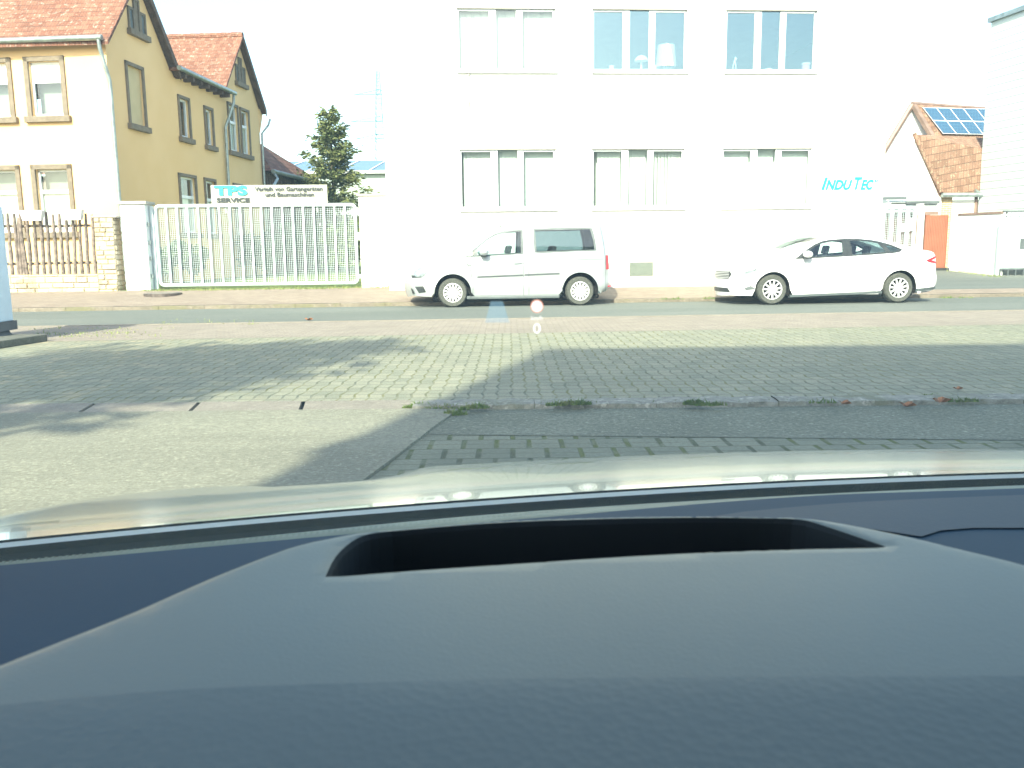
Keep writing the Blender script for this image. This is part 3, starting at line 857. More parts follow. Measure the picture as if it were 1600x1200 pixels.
obj('lid', MB().lathe(F(u, .2, z+.17), 'z', [(.11, 0), (.11, .04), (.001, .06)], 20), M['white_plastic'], t, smooth=True)

# ============================================================ YELLOW HOUSE
c0 = at(164, 60, 24.5)
SW = Frame(c0.x, c0.y, 90-4.24)           # side wall frame: u runs away from the street, v into the house (left)
SW.v = V((-SW.u.y, SW.u.x, 0)); 
fdir = V((-1, .10, 0)).normalized()      # front wall runs left
FW = Frame(c0.x, c0.y, 0); FW.u = -fdir; FW.v = V((-FW.u.y, FW.u.x, 0))     # u negative to the left, v into the house
house = thing('yellow_house', 'yellow rendered house with orange tiled gables and dark stone window surrounds', 'house', (c0.x, c0.y, GZ))
EZ, AZ = 6.92, 9.12
G1, G2a, G2b = 3.75, 7.75, 11.45
def side(px, py): return SW.hit(px, py, 0)
# front wall
fw = []
for (x0, x1, y0, y1) in ((40.5, 104, 88, 182), (-50, 21, 92, 184), (52, 115.5, 257, 340), (-45, 35, 260, 345)):
    a = FW.hit(x0, (y0+y1)/2)[0]; b = FW.hit(x1, (y0+y1)/2)[0]
    fw.append([a, b, FW.hit((x0+x1)/2, y1)[1], FW.hit((x0+x1)/2, y0)[1]])
fw[1][2:] = fw[0][2:]; fw[2][2] = fw[2][3]-1.85; fw[3][2:] = fw[2][2:]
fw[1][0] = fw[1][1]-(fw[0][1]-fw[0][0]); fw[3][0] = fw[3][1]-(fw[2][1]-fw[2][0])
fw += [[fw[k][0]-2.6, fw[k][0]-1.4, fw[k][2], fw[k][3]] for k in (1, 3)]
mb = MB(); SR = .13
holed(mb, FW, -14, 0, 0, EZ, [(h[0]+SR, h[1]-SR, h[2], h[3]-SR) for h in fw], 0, .16)
# side wall with openings
sw = []
def sidewin(x0, x1, y0, y1, y0b, y1b):
    """outer surround: left x, right x, head/sill y at the left, at the right"""
    a = side(x0, (y0+y1)/2)[0]; b = side(x1, (y0b+y1b)/2)[0]
    return [a, b, (side(x0, y1)[1]+side(x1, y1b)[1])/2, (side(x0, y0)[1]+side(x1, y0b)[1])/2]
blind = sidewin(197.5, 226, 97, 193, 105, 197)
w2 = sidewin(278.5, 297, 148, 213, 154, 217)
w3 = sidewin(319, 333.5, 165, 226, 170, 229)
w4 = sidewin(356, 373, 159, 234, 166, 239)
w5 = sidewin(375.5, 390, 168, 240, 173, 243)
g1 = sidewin(280, 308, 270, 345, 275, 350)
g2 = [w2[0]+1.6, w2[0]+2.6, g1[2], g1[3]]; g3 = [w4[0]+.1, w4[0]+1.0, g1[2], g1[3]]; g1[2] = g2[2] = g3[2] = g1[3]-1.9
sw = [blind, w2, w3, w4, w5, g1, g2, g3]
S2 = .10
holed(mb, SW, 0, G2b, 0, EZ-.02, [(h[0]+S2, h[1]-S2, h[2], h[3]-S2) for h in sw], 0, .14)
for (t0, t1) in ((0, G1), (G2a, G2b)):
    mb.poly(SW(t0, 0, EZ-.02), SW(t1, 0, EZ-.02), SW((t0+t1)/2, 0, AZ))
mb.poly(SW(G2b, 0, 0), SW(G2b, 8, 0), SW(G2b, 8, EZ), SW(G2b, 0, EZ))
mb.poly(FW(-14, 0, 0), FW(-14, 11, 0), FW(-14, 11, EZ), FW(-14, 0, EZ))
obj('wall', mb, M['yellow_render'], house)
# roofs
def gable_roof(t0, t1, back, oh=.28, ov=.22):
    m = (t0+t1)/2; k = (AZ-EZ)/((t1-t0)/2); q = MB(); th = .10
    for sgn in (1, -1):
        e = m+sgn*((t1-t0)/2+oh); ze = EZ-oh*k*.55+.12; za = AZ+.14
        pts = [SW(e, -ov, ze), SW(m, -ov, za), SW(m, back, za), SW(e, back, ze)]
        if sgn > 0: pts = pts[::-1]
        q.prism(pts, (0, 0, -th))
    return q
rf = obj('roof', gable_roof(0, G1, 14), M['tile_orange'], house)
mb = MB(); mb.tube([SW(G1/2, -.24, AZ+.13), SW(G1/2, 14, AZ+.13)], .12, 10)
for k in range(30): mb.tube([SW(G1/2, -.22+k*.42, AZ+.13), SW(G1/2, -.12+k*.42, AZ+.13)], .14, 10)
obj('ridge_tile', mb, M['tile_orange'], rf)
rf2 = obj('roof', gable_roof(G2a, G2b, 8), M['tile_orange'], house)
mb = MB(); 
for k in range(20): mb.tube([SW((G2a+G2b)/2, -.22+k*.4, AZ+.14), SW((G2a+G2b)/2, .2+k*.4, AZ+.16)], .11, 10)
obj('ridge_tile', mb, M['tile_orange'], rf2)
# wing between the gables: slope facing right, and the long front slope of the second gable block
mb = MB()
k = (AZ-EZ)/((G2b-G2a)/2)
mb.prism([SW(G1-.05, -.3, EZ+.03), SW(G2a+.25, -.3, EZ+.03), SW(G2a+.25, 8, EZ+.10), SW(G1-.05, 8, EZ+.10)], (0, 0, -.08))
obj('roof', mb, M['tile_orange'], house)
# dark verge boards on the gables
for (t0, t1, name) in ((0, G1, 'verge_board'), (G2a, G2b, 'verge_board')):
    m = (t0+t1)/2; kk = (AZ-EZ)/((t1-t0)/2)
    for sgn in (1, -1):
        e = m+sgn*((t1-t0)/2+.28); ze = EZ-.28*kk*.55+.1
        q = MB(); w = .22 if sgn > 0 else .07
        q.prism([SW(e, -.24, ze-w), SW(m, -.24, AZ+.12-w), SW(m, -.24, AZ+.16), SW(e, -.24, ze+.04)], SW.v*.03)
        if sgn > 0:
            q.prism([SW(e, -.22, ze-w*.6), SW(m, -.22, AZ+.1-w*.6), SW(m, .0, AZ+.1-w*.6), SW(e, .0, ze-w*.6)], (0, 0, .02))
        obj(name, q, M['timber'] if sgn > 0 else M['tile_brown'], house)
# rafter ends and gutters
mb = MB()
for kx in range(7):
    t0 = G1+.35+kx*.58
    tbox(mb, SW, (t0, -.34, EZ-.22), (t0+.13, .0, EZ-.06))
tbox(mb, SW, (G1+.1, -.30, EZ-.06), (G2a+.25, .0, EZ-.03))
obj('rafter_end', mb, M['timber'], house)
gut = MB().tube([SW(G1-.15, -.38, EZ+.0), SW(G2a+.35, -.38, EZ-.02)], .075, 10)
obj('gutter', gut, M['zinc'], house, smooth=True)
gut = MB().tube([FW(-14, -.36, EZ+.02), FW(.12, -.36, EZ-.0)], .075, 10)
tbox(gut, FW, (-14, -.3, EZ-.05), (0, 0, EZ-.02))
obj('gutter', gut, M['zinc'], house, smooth=True)
def pipe(pts, r=.05): return obj('downpipe', MB().tube(pts, r, 10), M['zinc'], house, smooth=True)
pipe([FW(.02, -.36, EZ-.03), FW(.02, -.34, EZ-.25), FW(.10, -.12, EZ-1.05), FW(.10, -.10, EZ-1.3), FW(.10, -.10, GZ)])
pipe([SW(G2a+.25, -.36, EZ-.05), SW(G2a+.25, -.34, EZ-.35), SW(G2a-.05, -.10, EZ-1.25), SW(G2a-.05, -.08, GZ)])
pipe([SW(G2b+.3, -.35, EZ-.4), SW(G2b+.2, -.3, EZ-.65), SW(G2b-.02, -.09, EZ-1.0), SW(G2b-.02, -.08, GZ)], .045)
mb = MB(); mb.prism([SW(G2b, -.02, EZ-.05), SW(G2b+.45, -.02, EZ+.0), SW(G2b+.35, -.02, EZ-.3), SW(G2b, -.02, EZ-.95)], SW.v*2)
obj('eave_box', mb, M['yellow_render'], house)
# windows: stone surround, white frame, panes
def hwin(T, h, s, kind, depth=.16):
    u0, u1, z0, z1 = h; q = MB()
    p = -.05
    tbox(q, T, (u0, p, z0+.0), (u0+s, .02, z1)); tbox(q, T, (u1-s, p, z0), (u1, .02, z1)); tbox(q, T, (u0, p, z1-s), (u1, .019, z1))
    w = obj('window', q, M['stone_trim'], house, bevel=.008)
    obj('sill', tbox(MB(), T, (u0-.07, -.12, z0-.16), (u1+.07, .015, z0)), M['stone_trim'], w, bevel=.01)
    if kind == 'shut':
        obj('panel', tbox(MB(), T, (u0+s, .06, z0), (u1-s, .10, z1-s)), M['yellow_shut'], w); return
    q = MB(); a, b, c, d = u0+s, u1-s, z0, z1-s; f = .06; v0, v1 = depth-.07, depth-.01
    tbox(q, T, (a, v0, c), (a+f, v1, d)); tbox(q, T, (b-f, v0, c), (b, v1, d)); tbox(q, T, (a, v0, d-f), (b, v1+.001, d)); tbox(q, T, (a, v0, c), (b, v1+.001, c+f*1.3))
    if kind in ('trans',): tbox(q, T, (a, v0-.01, c+(d-c)*.62), (b, v1+.002, c+(d-c)*.62+.1))
    obj('frame', q, M['pvc'], w)
    q = MB(); q.poly(T(a, v1-.02, c), T(b, v1-.02, c), T(b, v1-.02, d), T(a, v1-.02, d)); obj('pane', q, M['pane'], w)
    q = MB(); q.poly(T(a, v1+.25, c), T(b, v1+.25, c), T(b, v1+.25, d), T(a, v1+.25, d)); obj('room', q, M['blind_beige'], w)
    if kind == 'half': obj('roller_blind', tbox(MB(), T, (a+f, v0+.015, c+(d-c)*.62), (b-f, v0+.03, d-f)), M['pvc'], w)
    if kind == 'trans': obj('roller_blind', tbox(MB(), T, (a+f, v1+.02, c+.02), (b-f, v1+.03, c+(d-c)*.62)), M['lamp_shade'], w)
for h, kd in zip(fw, ('half', 'half', 'trans', 'trans', 'half', 'trans')): hwin(FW, h, SR, kd)
for h, kd in zip(sw, ('shut', 'plain', 'plain', 'trans', 'trans', 'trans', 'trans', 'trans')): hwin(SW, h, S2, kd, .14)
# stepped triple vents in the gables
for (m, w) in ((G1/2-.05, .34), ((G2a+G2b)/2+.05, .32)):
    for kx, hgt in ((-1, .62), (0, .92), (1, .62)):
        a = m+kx*w-w/2; zb = 7.55; q = MB()
        s = .07
        tbox(q, SW, (a, -.05, zb), (a+s, 0, zb+hgt)); tbox(q, SW, (a+w-s, -.05, zb), (a+w, 0, zb+hgt)); tbox(q, SW, (a, -.05, zb+hgt-s), (a+w, 0, zb+hgt))
        wv = obj('attic_window', q, M['stone_trim'], house)
        q = MB(); q.poly(SW(a+s, -.012, zb), SW(a+w-s, -.012, zb), SW(a+w-s, -.012, zb+hgt-s), SW(a+s, -.012, zb+hgt-s)); obj('pane', q, M['stone_trim'] if kx == 0 else M['grey_trim'], wv)
    obj('sill', tbox(MB(), SW, (m-1.5*w-.08, -.13, 7.55-.16), (m+1.5*w+.08, .0, 7.55)), M['stone_trim'], house)
# ============================================================ STONE WALL, STAKE FENCE, PILLARS, GATE
def stones(mb, T, u0, u1, v0, v1, z0, z1, rh=.13, wl=(.2, .5), jit=.015):
    z = z0; row = 0
    while z < z1-.02:
        h = min(rh*random.uniform(.8, 1.25), z1-z); 
        if z1-(z+h) < .05: h = z1-z
        u = u0
        while u < u1-.001:
            w = random.uniform(*wl)
            if u == u0 and row % 2: w *= .6
            if u1-(u+w) < wl[0]*.6: w = u1-u
            j = random.uniform(-jit, jit); g = .006; k = .018
            a, b, c, d = u+g, u+w-g, z+g, z+h-g
            P = [T(a, v0-.0, c), T(b, v0, c), T(b, v0, d), T(a, v0, d), T(a+k, v0-.02+j, c+k), T(b-k, v0-.02+j, c+k), T(b-k, v0-.02+j, d-k), T(a+k, v0-.02+j, d-k)]
            mb.add(P, [(4, 5, 6, 7), (0, 1, 5, 4), (1, 2, 6, 5), (2, 3, 7, 6), (3, 0, 4, 7)])
            u += w
        z += h; row += 1
VW = .70
pa = F.hit(151, 400, VW)[0]; pb = F.hit(181, 400, VW)[0]
ztop = F.hit(100, 429, VW)[1]; pzt = F.hit(165, 338, VW)[1]
t = thing('stone_wall', 'low limestone wall carrying a rustic stake fence at the left', 'wall', F(pa-3, VW, GZ))
mb = MB(); tbox(mb, F, (-18, VW+.01, GZ-.1), (pa, VW+.36, ztop)); mb.cur = 1
stones(mb, F, -18, pa, VW, 0, GZ-.1, ztop, .15, (.25, .55))
obj('masonry', mb, [M['mortar'], M['limestone']], t)
t = thing('stone_pillar', 'square limestone pillar at the right end of the stake fence', 'pillar', F((pa+pb)/2, VW, GZ))
mb = MB(); tbox(mb, F, (pa+.01, VW+.0, GZ-.1), (pb-.01, VW+.5, pzt-.01)); mb.cur = 1
stones(mb, F, pa, pb, VW-.01, 0, GZ-.1, pzt-.03, .12, (.14, .4))
PT = lambda u, v, z: F(pb-v+VW-.02, VW+u, z)
stones(mb, PT, 0, .5, VW-.01, 0, GZ-.1, pzt-.03, .12, (.14, .3))
obj('masonry', mb, [M['mortar'], M['limestone']], t)
obj('cap', tbox(MB(), F, (pa-.03, VW-.04, pzt-.03), (pb+.10, VW+.55, pzt+.015)), M['sill_stone'], t, bevel=.01)
# the stakes
t = thing('stake_fence', 'weathered grey stake fence standing on the low limestone wall', 'fence', F(pa-2, VW+.1, ztop))
bx = [7, 19, 29, 38, 48, 58, 69, 78.5, 89, 99, 108, 118, 128, 138, 149]; tx = [2, 11, 21, 30, 41, 52, 62, 72, 82, 92, 102, 113, 123, 133, 143]
lst = [(F.hit(b, 428, VW+.08)[0], F.hit(a, 334, VW+.08)[0], F.hit(a, 333+random.uniform(-1.5, 3), VW+.08)[1]) for b, a in zip(bx, tx)]
for k in range(1, 16): lst.append((lst[0][0]-.17*k, lst[0][0]-.17*k-random.uniform(-.03, .03), lst[0][2]+random.uniform(-.03, .03)))
for k in (0, 1): lst.append((lst[2+k][0]+.07, lst[2][1]+.08+.02*k, lst[2][2]-.1))
for (b, a, z) in lst:
    n = 6; P = []; R_ = []
    for i in range(n+1):
        f = i/n; P.append(F(b+(a-b)*f+random.uniform(-.008, .008), VW+.10+random.uniform(-.01, .01), ztop+.01+(z-ztop)*f)); R_.append(.044*random.uniform(.85, 1.1)*(1-.12*f))
    R_[-1] *= .8
    obj('stake', MB().tube(P, R_, 8), M['wood_stake'], t, smooth=True, angle=60)
for zz in (F.hit(100, 353, VW+.1)[1], F.hit(100, 411, VW+.1)[1]):
    mb = MB(); q = []
    for k in range(21): q.append(F(-17.5+(pa+17.5)*k/20, VW+.185+random.uniform(-.006, .006), zz+random.uniform(-.01, .01)))
    mb.tube(q, .032, 8); obj('rail', mb, M['wood_rail'], t, smooth=True)
# planters hooked on the fence
for (x0, x1, y0, lb) in ((31, 66, 329, 'left'), (95, 128, 328, 'right')):
    a, zt = F.hit(x0, y0, VW-.1); b, _ = F.hit(x1, y0, VW-.1); h = .245
    t = thing('flower_box', 'white plastic flower box hung on the stake fence, %s one of two' % lb, 'flower box', F((a+b)/2, VW, zt-h), group='white flower boxes on the fence')
    mb = MB(); e = .05; g = .02
    A = [F(a+e, VW-.12, zt-h), F(b-e, VW-.12, zt-h), F(b-e, VW+.02, zt-h), F(a+e, VW+.02, zt-h), F(a, VW-.15, zt), F(b, VW-.15, zt), F(b, VW+.05, zt), F(a, VW+.05, zt),
         F(a+g, VW-.13, zt), F(b-g, VW-.13, zt), F(b-g, VW+.03, zt), F(a+g, VW+.03, zt), F(a+e+g, VW-.10, zt-.08), F(b-e-g, VW-.10, zt-.08), F(b-e-g, VW+.0, zt-.08), F(a+e+g, VW, zt-.08)]
    fs = [(0, 3, 2, 1)]
    for q0 in (0, 4, 8):
        for k in range(4): fs.append((q0+k, q0+(k+1) % 4, q0+4+(k+1) % 4, q0+4+k))
    mb.add(A, fs+[(12, 13, 14, 15)]); obj('box', mb, M['white_plastic'], t)
    mb = MB()
    for uu in (a+.12, b-.12): tbox(mb, F, (uu-.01, VW+.05, zt-.02), (uu+.01, VW+.19, zt)); 
    obj('hook', mb, M['white_plastic'], t)
# white pillar left of the gate
GV = 1.15
a = F.hit(192, 380, GV-.3)[0]; b = F.hit(230, 380, GV-.3)[0]; zt = F.hit(215, 319, GV-.3)[1]
t = thing('gate_pillar', 'white rendered pillar with flat cap, left of the metal gate', 'pillar', F((a+b)/2, GV, GZ), group='gate pillars')
obj('shaft', tbox(MB(), F, (a, GV-.3, GZ-.1), (b, GV+.3, zt)), M['pillar_render'], t, bevel=.012)
obj('cap', tbox(MB(), F, (a-.06, GV-.36, zt), (b+.06, GV+.36, zt+.075)), M['sill_stone'], t, bevel=.012)
mb = MB(); 
for zz in (GZ+.3, GZ+.75, GZ+1.15, GZ+1.6): tbox(mb, F, (b+.0, GV-.2, zz), (b+.04, GV-.1, zz+.1))
obj('hinge', mb, M['zinc'], t)
# the gate
ga = F.hit(247, 385, GV)[0]; gb = F.hit(557, 385, GV)[0]; g0 = F.hit(400, 444, GV)[1]; g1z = F.hit(400, 321, GV)[1]
def gate(name, label, ga, gb, g0, g1z, nb, T, v, cell=.047, bar=.05, mesh_v=.03, rail=.09):
    t = thing(name, label, 'gate', T((ga+gb)/2, v, g0))
    r = .10; q = []
    def arc(cx, cz, a0, a1): return [T(cx+r*cos(R(a0+(a1-a0)*k/5)), v, cz+r*sin(R(a0+(a1-a0)*k/5))) for k in range(6)]
    pts = arc(gb-r, g1z-r, 0, 90)+arc(ga+r, g1z-r, 90, 180)+arc(ga+r, g0+r, 180, 270)+arc(gb-r, g0+r, 270, 360)
    pts.append(pts[0])
    obj('frame', MB().tube(pts, rail/2, 8), M['white_metal'], t, smooth=True)
    for k in range(1, nb):
        u = ga+(gb-ga)*k/nb
        obj('bar', tbox(MB(), T, (u-bar/2, v-.03, g0+.02), (u+bar/2, v+.02, g1z-.02)), M['white_metal'], t)
    mb = MB(); w = .0032
    n = int((gb-ga)/cell)
    for k in range(1, n):
        u = ga+(gb-ga)*k/n; tbox(mb, T, (u-w, v+mesh_v, g0+.02), (u+w, v+mesh_v+.008, g1z-.02))
    n = int((g1z-g0)/cell)
    for k in range(1, n):
        z = g0+(g1z-g0)*k/n; tbox(mb, T, (ga+.02, v+mesh_v+.009, z-w), (gb-.02, v+mesh_v+.016, z+w))
    obj('mesh_panel', mb, M['white_metal'], t)
    return t
gt = gate('metal_gate', 'long white metal sliding gate with upright bars and square mesh', ga, gb, g0, g1z, 19, F, GV)
obj('latch', tbox(MB(), F, (gb+.04, GV-.05, (g0+g1z)/2+.1), (gb+.14, GV+.02, (g0+g1z)/2+.3)), M['white_metal'], gt)
obj('latch', tbox(MB(), F, (gb+.04, GV-.05, g0+.12), (gb+.13, GV+.02, g0+.22)), M['white_metal'], gt)
obj('post', tbox(MB(), F, (ga-.13, GV-.05, g0-.1), (ga-.055, GV+.03, g1z+.0)), M['white_metal'], gt)
# hire-firm board on top of the gate
a, zb = F.hit(331, 321, GV-.02); b, _ = F.hit(512, 320, GV-.02); zt = F.hit(420, 289, GV-.02)[1]
SG = lambda u, v, z: F(u, GV-.02+v, z+(u-a)*.0)
t = thing('board_sign', 'long pale hire-firm board with turquoise initials on top of the gate', 'sign', F((a+b)/2, GV, zb))
obj('panel', tbox(MB(), F, (a, GV-.02, zb-.02), (b, GV+.02, zt)), M['board'], t)
mb = MB()
for uu in (a+.3, b-.3): tbox(mb, F, (uu, GV+.021, zb-.2), (uu+.05, GV+.06, zt-.05))
obj('bracket', mb, M['zinc'], t)
H = zt-zb; W = b-a; v0 = -.024
obj('lettering', text_mb('TPS', H*.62, SG, a+W*.035, zb+H*.52, v0, .016, 0, .003, width=W*.285), M['cyan_paint'], t)
obj('lettering', text_mb('SERVICE', H*.30, SG, a+W*.045, zb+H*.15, v0, .006, 0, .003, width=W*.285), M['text_grey'], t)
obj('lettering', text_mb('Verleih von Gartengeräten', H*.29, SG, a+W*.38, zb+H*.70, v0, .0035, 0, .003, width=W*.585), M['text_grey'], t)
obj('lettering', text_mb('und Baumaschinen', H*.29, SG, a+W*.465, zb+H*.42, v0, .0035, 0, .003, width=W*.42), M['text_grey'], t)
for (x0, x1, zz) in ((.45, .90, .26), (.44, .91, .10)):      # two lines of small print, too fine to read
    q = MB(); x = a+W*x0; rnd = random.Random(int(zz*100))
    while x < a+W*x1:
        for k in range(rnd.randint(2, 9)):
            hh = H*.08*rnd.choice((.7, .7, 1, 1)); w = rnd.uniform(.008, .014)
            tbox(q, SG, (x, v0-.002, zb+H*zz), (x+.005, v0, zb+H*zz+hh))
            tbox(q, SG, (x+.006, v0-.002, zb+H*zz+hh*rnd.choice((0, .5, .85))), (x+w, v0, zb+H*zz+hh*rnd.choice((.15, .6, 1)))); x += w+.006
            if x > a+W*x1: break
        x += .03
    obj('small_print', q, M['text_pale'], t)
# white wall piece between gate and office
a = F.hit(563, 380, .62)[0]; zt = F.hit(585, 306, .6)[1]
t = thing('boundary_wall', 'short white rendered wall between the gate and the office building', 'wall', F((a+UL)/2, .62, GZ))
obj('wall', tbox(MB(), F, (a, .60, GZ-.1), (UL-.004, .9, zt)), M['white_render'], t)
obj('coping', tbox(MB(), F, (a-.05, .55, zt), (UL-.004, .95, zt+.05)), M['sill_stone'], t, bevel=.008)

# ============================================================ BEHIND THE GATE
# half-timbered barn with a hipped brown roof
P1 = at(416, 269, 37.5); 
BF = Frame(P1.x, P1.y, 90-4.24)
def bp(px, py): 
    u, z = BF.hit(px, py, 0); return u, z
u2 = bp(494, 287)[0]
T1 = at(398, 219, 38.5)
barn = thing('barn', 'timber-framed barn with a steep brown tiled roof behind the yellow house', 'barn', (P1.x, P1.y, GZ))
E = P1.z
mb = MB()
hip = V((T1.x, T1.y, T1.z)); e0 = BF(-.3, -.35, E+.04); e1 = BF(u2+.3, -.35, E+.04)
back = V((-6, .4, 0))
mb.add([e0, e1, hip, hip+back*.8, e0+back*2.4, e1+back*2.4], [(0, 1, 2), (1, 5, 3, 2), (0, 2, 3, 4)])
mb.add([e0-V((0, 0, .1)), e1-V((0, 0, .1)), e0, e1], [(0, 1, 3, 2)])
obj('roof', mb, M['tile_brown'], barn)
mb = MB(); tbox(mb, BF, (0, 0, 0), (u2, 10, E)); obj('wall', mb, M['timber_infill'], barn)
mb = MB(); n = 26
for k in range(n+1): tbox(mb, BF, (u2*k/n-.08, -.03, GZ), (u2*k/n+.08, .0, E-.02))
for z in (E-.15, E-1.3, GZ+1.0): tbox(mb, BF, (0, -.032, z-.08), (u2, .0, z+.07))
obj('timber_frame', mb, M['timber'], barn)
obj('gutter', MB().tube([BF(-.35, -.42, E), BF(u2+.3, -.42, E)], .09, 8), M['zinc'], barn, smooth=True)
obj('downpipe', MB().tube([BF(-.2, -.4, E-.05), BF(-.35, -.6, E-.3), BF(-1.5, -.2, E-1.6), BF(-1.5, -.15, GZ)], .06, 8), M['zinc'], barn, smooth=True)

def conifer(name, label, base, H, Rr, seed, n=4200):
    rnd = random.Random(seed); t = thing(name, label, 'tree', base)
    b = V(base); pts = [b+V((0, 0, H*k/8))+V((rnd.uniform(-.04, .04), rnd.uniform(-.04, .04), 0)) for k in range(9)]
    obj('trunk', MB().tube(pts, [.17*(1-k/8.6) for k in range(9)], 8), M['bark'], t, smooth=True)
    br = MB(); nd = MB(); nb = 0
    z = .12*H
    while z < H*.985:
        f = (z/H); rad = Rr*(1-f)**.7*(1 if f > .25 else .75+f)*rnd.uniform(.62, 1.12)
        rad = max(rad, .18)
        for k in range(4 if f < .85 else 3):
            a = rnd.uniform(0, 2*pi); L = rad*rnd.uniform(.55, 1.12); up = rnd.uniform(-.25, .12)+.5*f
            root = b+V((0, 0, z+rnd.uniform(-.1, .1))); P = []
            for j in range(6):
                s = j/5; P.append(root+V((cos(a)*L*s, sin(a)*L*s, L*(up*s-.30*s*s+.42*s*s*s))))
            br.tube(P, [.03*(1-.15*j)*(1-f*.5) for j in range(6)], 4, cap=False)
            m = int(16+75*L)
            for j in range(m):
                s = rnd.random()**.6; i = min(4, int(s*5)); q = P[i].lerp(P[i+1], s*5-i)
                spread = .10+.26*L*(1-s*.45)
                q = q+V((rnd.gauss(0, spread*.5), rnd.gauss(0, spread*.5), rnd.gauss(-.05, .07)))
                d = V((cos(a)+rnd.gauss(0, .7), sin(a)+rnd.gauss(0, .7), rnd.gauss(-.15, .4))).normalized(); ln = rnd.uniform(.10, .24)
                w = d.cross(V((rnd.gauss(0, 1), rnd.gauss(0, 1), rnd.gauss(0, 1)))).normalized()*ln*.22
                nd.add([q-w*.5, q+d*ln*.5-w, q+d*ln, q+d*ln*.5+w, q+w*.5], [(0, 1, 2, 3, 4)])
        z += H*.027*(1.15-f*.5)
    obj('branches', br, M['bark'], t); obj('foliage', nd, M['needles'], t)
    return t
q = at(524, 380, 42)
conifer('conifer', 'ragged olive green conifer standing behind the sign board', (q.x, q.y, GZ), at(518, 168, 42).z-GZ, 2.9, 5)

def broadleaf(name, label, base, H, crown, seed, n=2600, mat='leaves', ls=.16, nbr=9, cat='tree', trunk_r=.16):
    rnd = random.Random(seed); t = thing(name, label, cat, base); b = V(base); cz, rx, rz = crown
    tr = MB(); P = [b, b+V((.05, .02, cz*.5)), b+V((0, .05, cz))]
    tr.tube(P, [trunk_r, trunk_r*.75, trunk_r*.4], 8)
    cl = []
    for k in range(nbr):
        a = 2*pi*k/nbr+rnd.uniform(-.3, .3); e = rnd.uniform(-.6, 1.0); rr = rnd.uniform(.45, .85)
        c = b+V((rx*rr*cos(a)*cos(e), rx*rr*sin(a)*cos(e), cz+rz*rr*sin(e))); cl.append((c, rx*rnd.uniform(.32, .52)))
        tr.tube([P[1].lerp(P[2], rnd.random()), (P[2]+c)/2+V((0, 0, .1)), c], [trunk_r*.35, trunk_r*.22, trunk_r*.08], 6)
    cl.append((b+V((0, 0, cz+rz*.2)), rx*.5))
    obj('trunk', tr, M['bark'], t, smooth=True)
    mb = MB()
    for i in range(n):
        c, r = cl[rnd.randrange(len(cl))]
        d = V((rnd.gauss(0, 1), rnd.gauss(0, 1), rnd.gauss(0, .8))).normalized()*r*rnd.random()**.4
        q = c+d; a = V((rnd.gauss(0, 1), rnd.gauss(0, 1), rnd.gauss(0, .6))).normalized(); w = a.cross(V((rnd.gauss(0, 1), rnd.gauss(0, 1), rnd.gauss(0, 1)))).normalized()
        s = ls*rnd.uniform(.6, 1.3)
        mb.add([q-a*s, q+w*s*.45, q+a*s, q-w*s*.45], [(0, 1, 2, 3)])
    obj('foliage', mb, M[mat], t); return t
# shrubs in the garden seen through the gate
for i, (px, Y, H, rx, mat, lb) in enumerate(((268, 25.8, 1.35, .55, 'hedge', 'dark green shrub behind the left end of the metal gate'), (300, 27, 1.3, .6, 'leaves', 'leafy shrub behind the metal gate, beside the house wall'),
        (400, 33, 1.7, .9, 'hedge', 'round dark shrub behind the middle of the metal gate'), (432, 36, 2.2, 1.1, 'hedge', 'tall dark shrub behind the gate below the sign board'), (470, 39, 2.3, 1.3, 'leaves', 'broad green shrub behind the gate, left of the conifer'),
        (505, 38, 2.2, 1.2, 'hedge', 'dark bushy shrub behind the gate at the foot of the conifer'), (545, 35, 2.1, 1.0, 'leaves', 'green shrub behind the right end of the metal gate'), (575, 34, 2.6, 1.0, 'leaves', 'tall green shrub between the gate and the office wall'))):
    q = at(px, 430, Y)
    broadleaf('shrub', lb, (q.x, q.y, GZ), H, (H*.5, rx, H*.5), 20+i, 1500, mat, .10, 8, 'shrub', .04)
# parked blue car hull and a red object beyond the mesh
# hall with solar roof far behind, pylon
h0 = at(440, 303, 75); h1 = at(640, 303, 75); zt = at(540, 249, 78).z; ze = at(540, 271, 75).z
hall = thing('industrial_hall', 'pale green industrial hall with a long solar roof behind the conifer', 'hall', (h0.x, 75, GZ))
obj('wall', MB().box((h0.x-8, 75, 0), (h1.x+6, 95, ze)), M['hall_wall'], hall)
mb = MB(); mb.prism([(h0.x-8, 74.6, ze), (h1.x+6, 74.6, ze), (h1.x+6, 85, ze+(zt-ze)*1.25), (h0.x-8, 85, ze+(zt-ze)*1.25)], (0, 0, .2)); obj('roof', mb, M['solar_far'], hall)
mb = MB()
x = h0.x-8
while x < h1.x+6:
    mb.prism([(x, 74.55, ze+.21), (x+.12, 74.55, ze+.21), (x+.12, 85, ze+(zt-ze)*1.25+.21), (x, 85, ze+(zt-ze)*1.25+.21)], (0, 0, .05)); x += 2.6
mb.box((h0.x-8, 74.5, ze-.05), (h1.x+6, 74.62, ze+.19))
obj('panel_frame', mb, M['solar_frame'], hall)
PY = 260
pb_ = at(596, 300, PY)
t = thing('power_pylon', 'pale lattice power pylon rising beyond the hall', 'pylon', (pb_.x, PY, GZ))
mb = MB(); Ht = at(592, 110, PY).z
def hw(z): return 2.1*(1-z/Ht)+.45
zs = [0]
while zs[-1] < Ht-1: zs.append(zs[-1]+hw(zs[-1])*1.7)
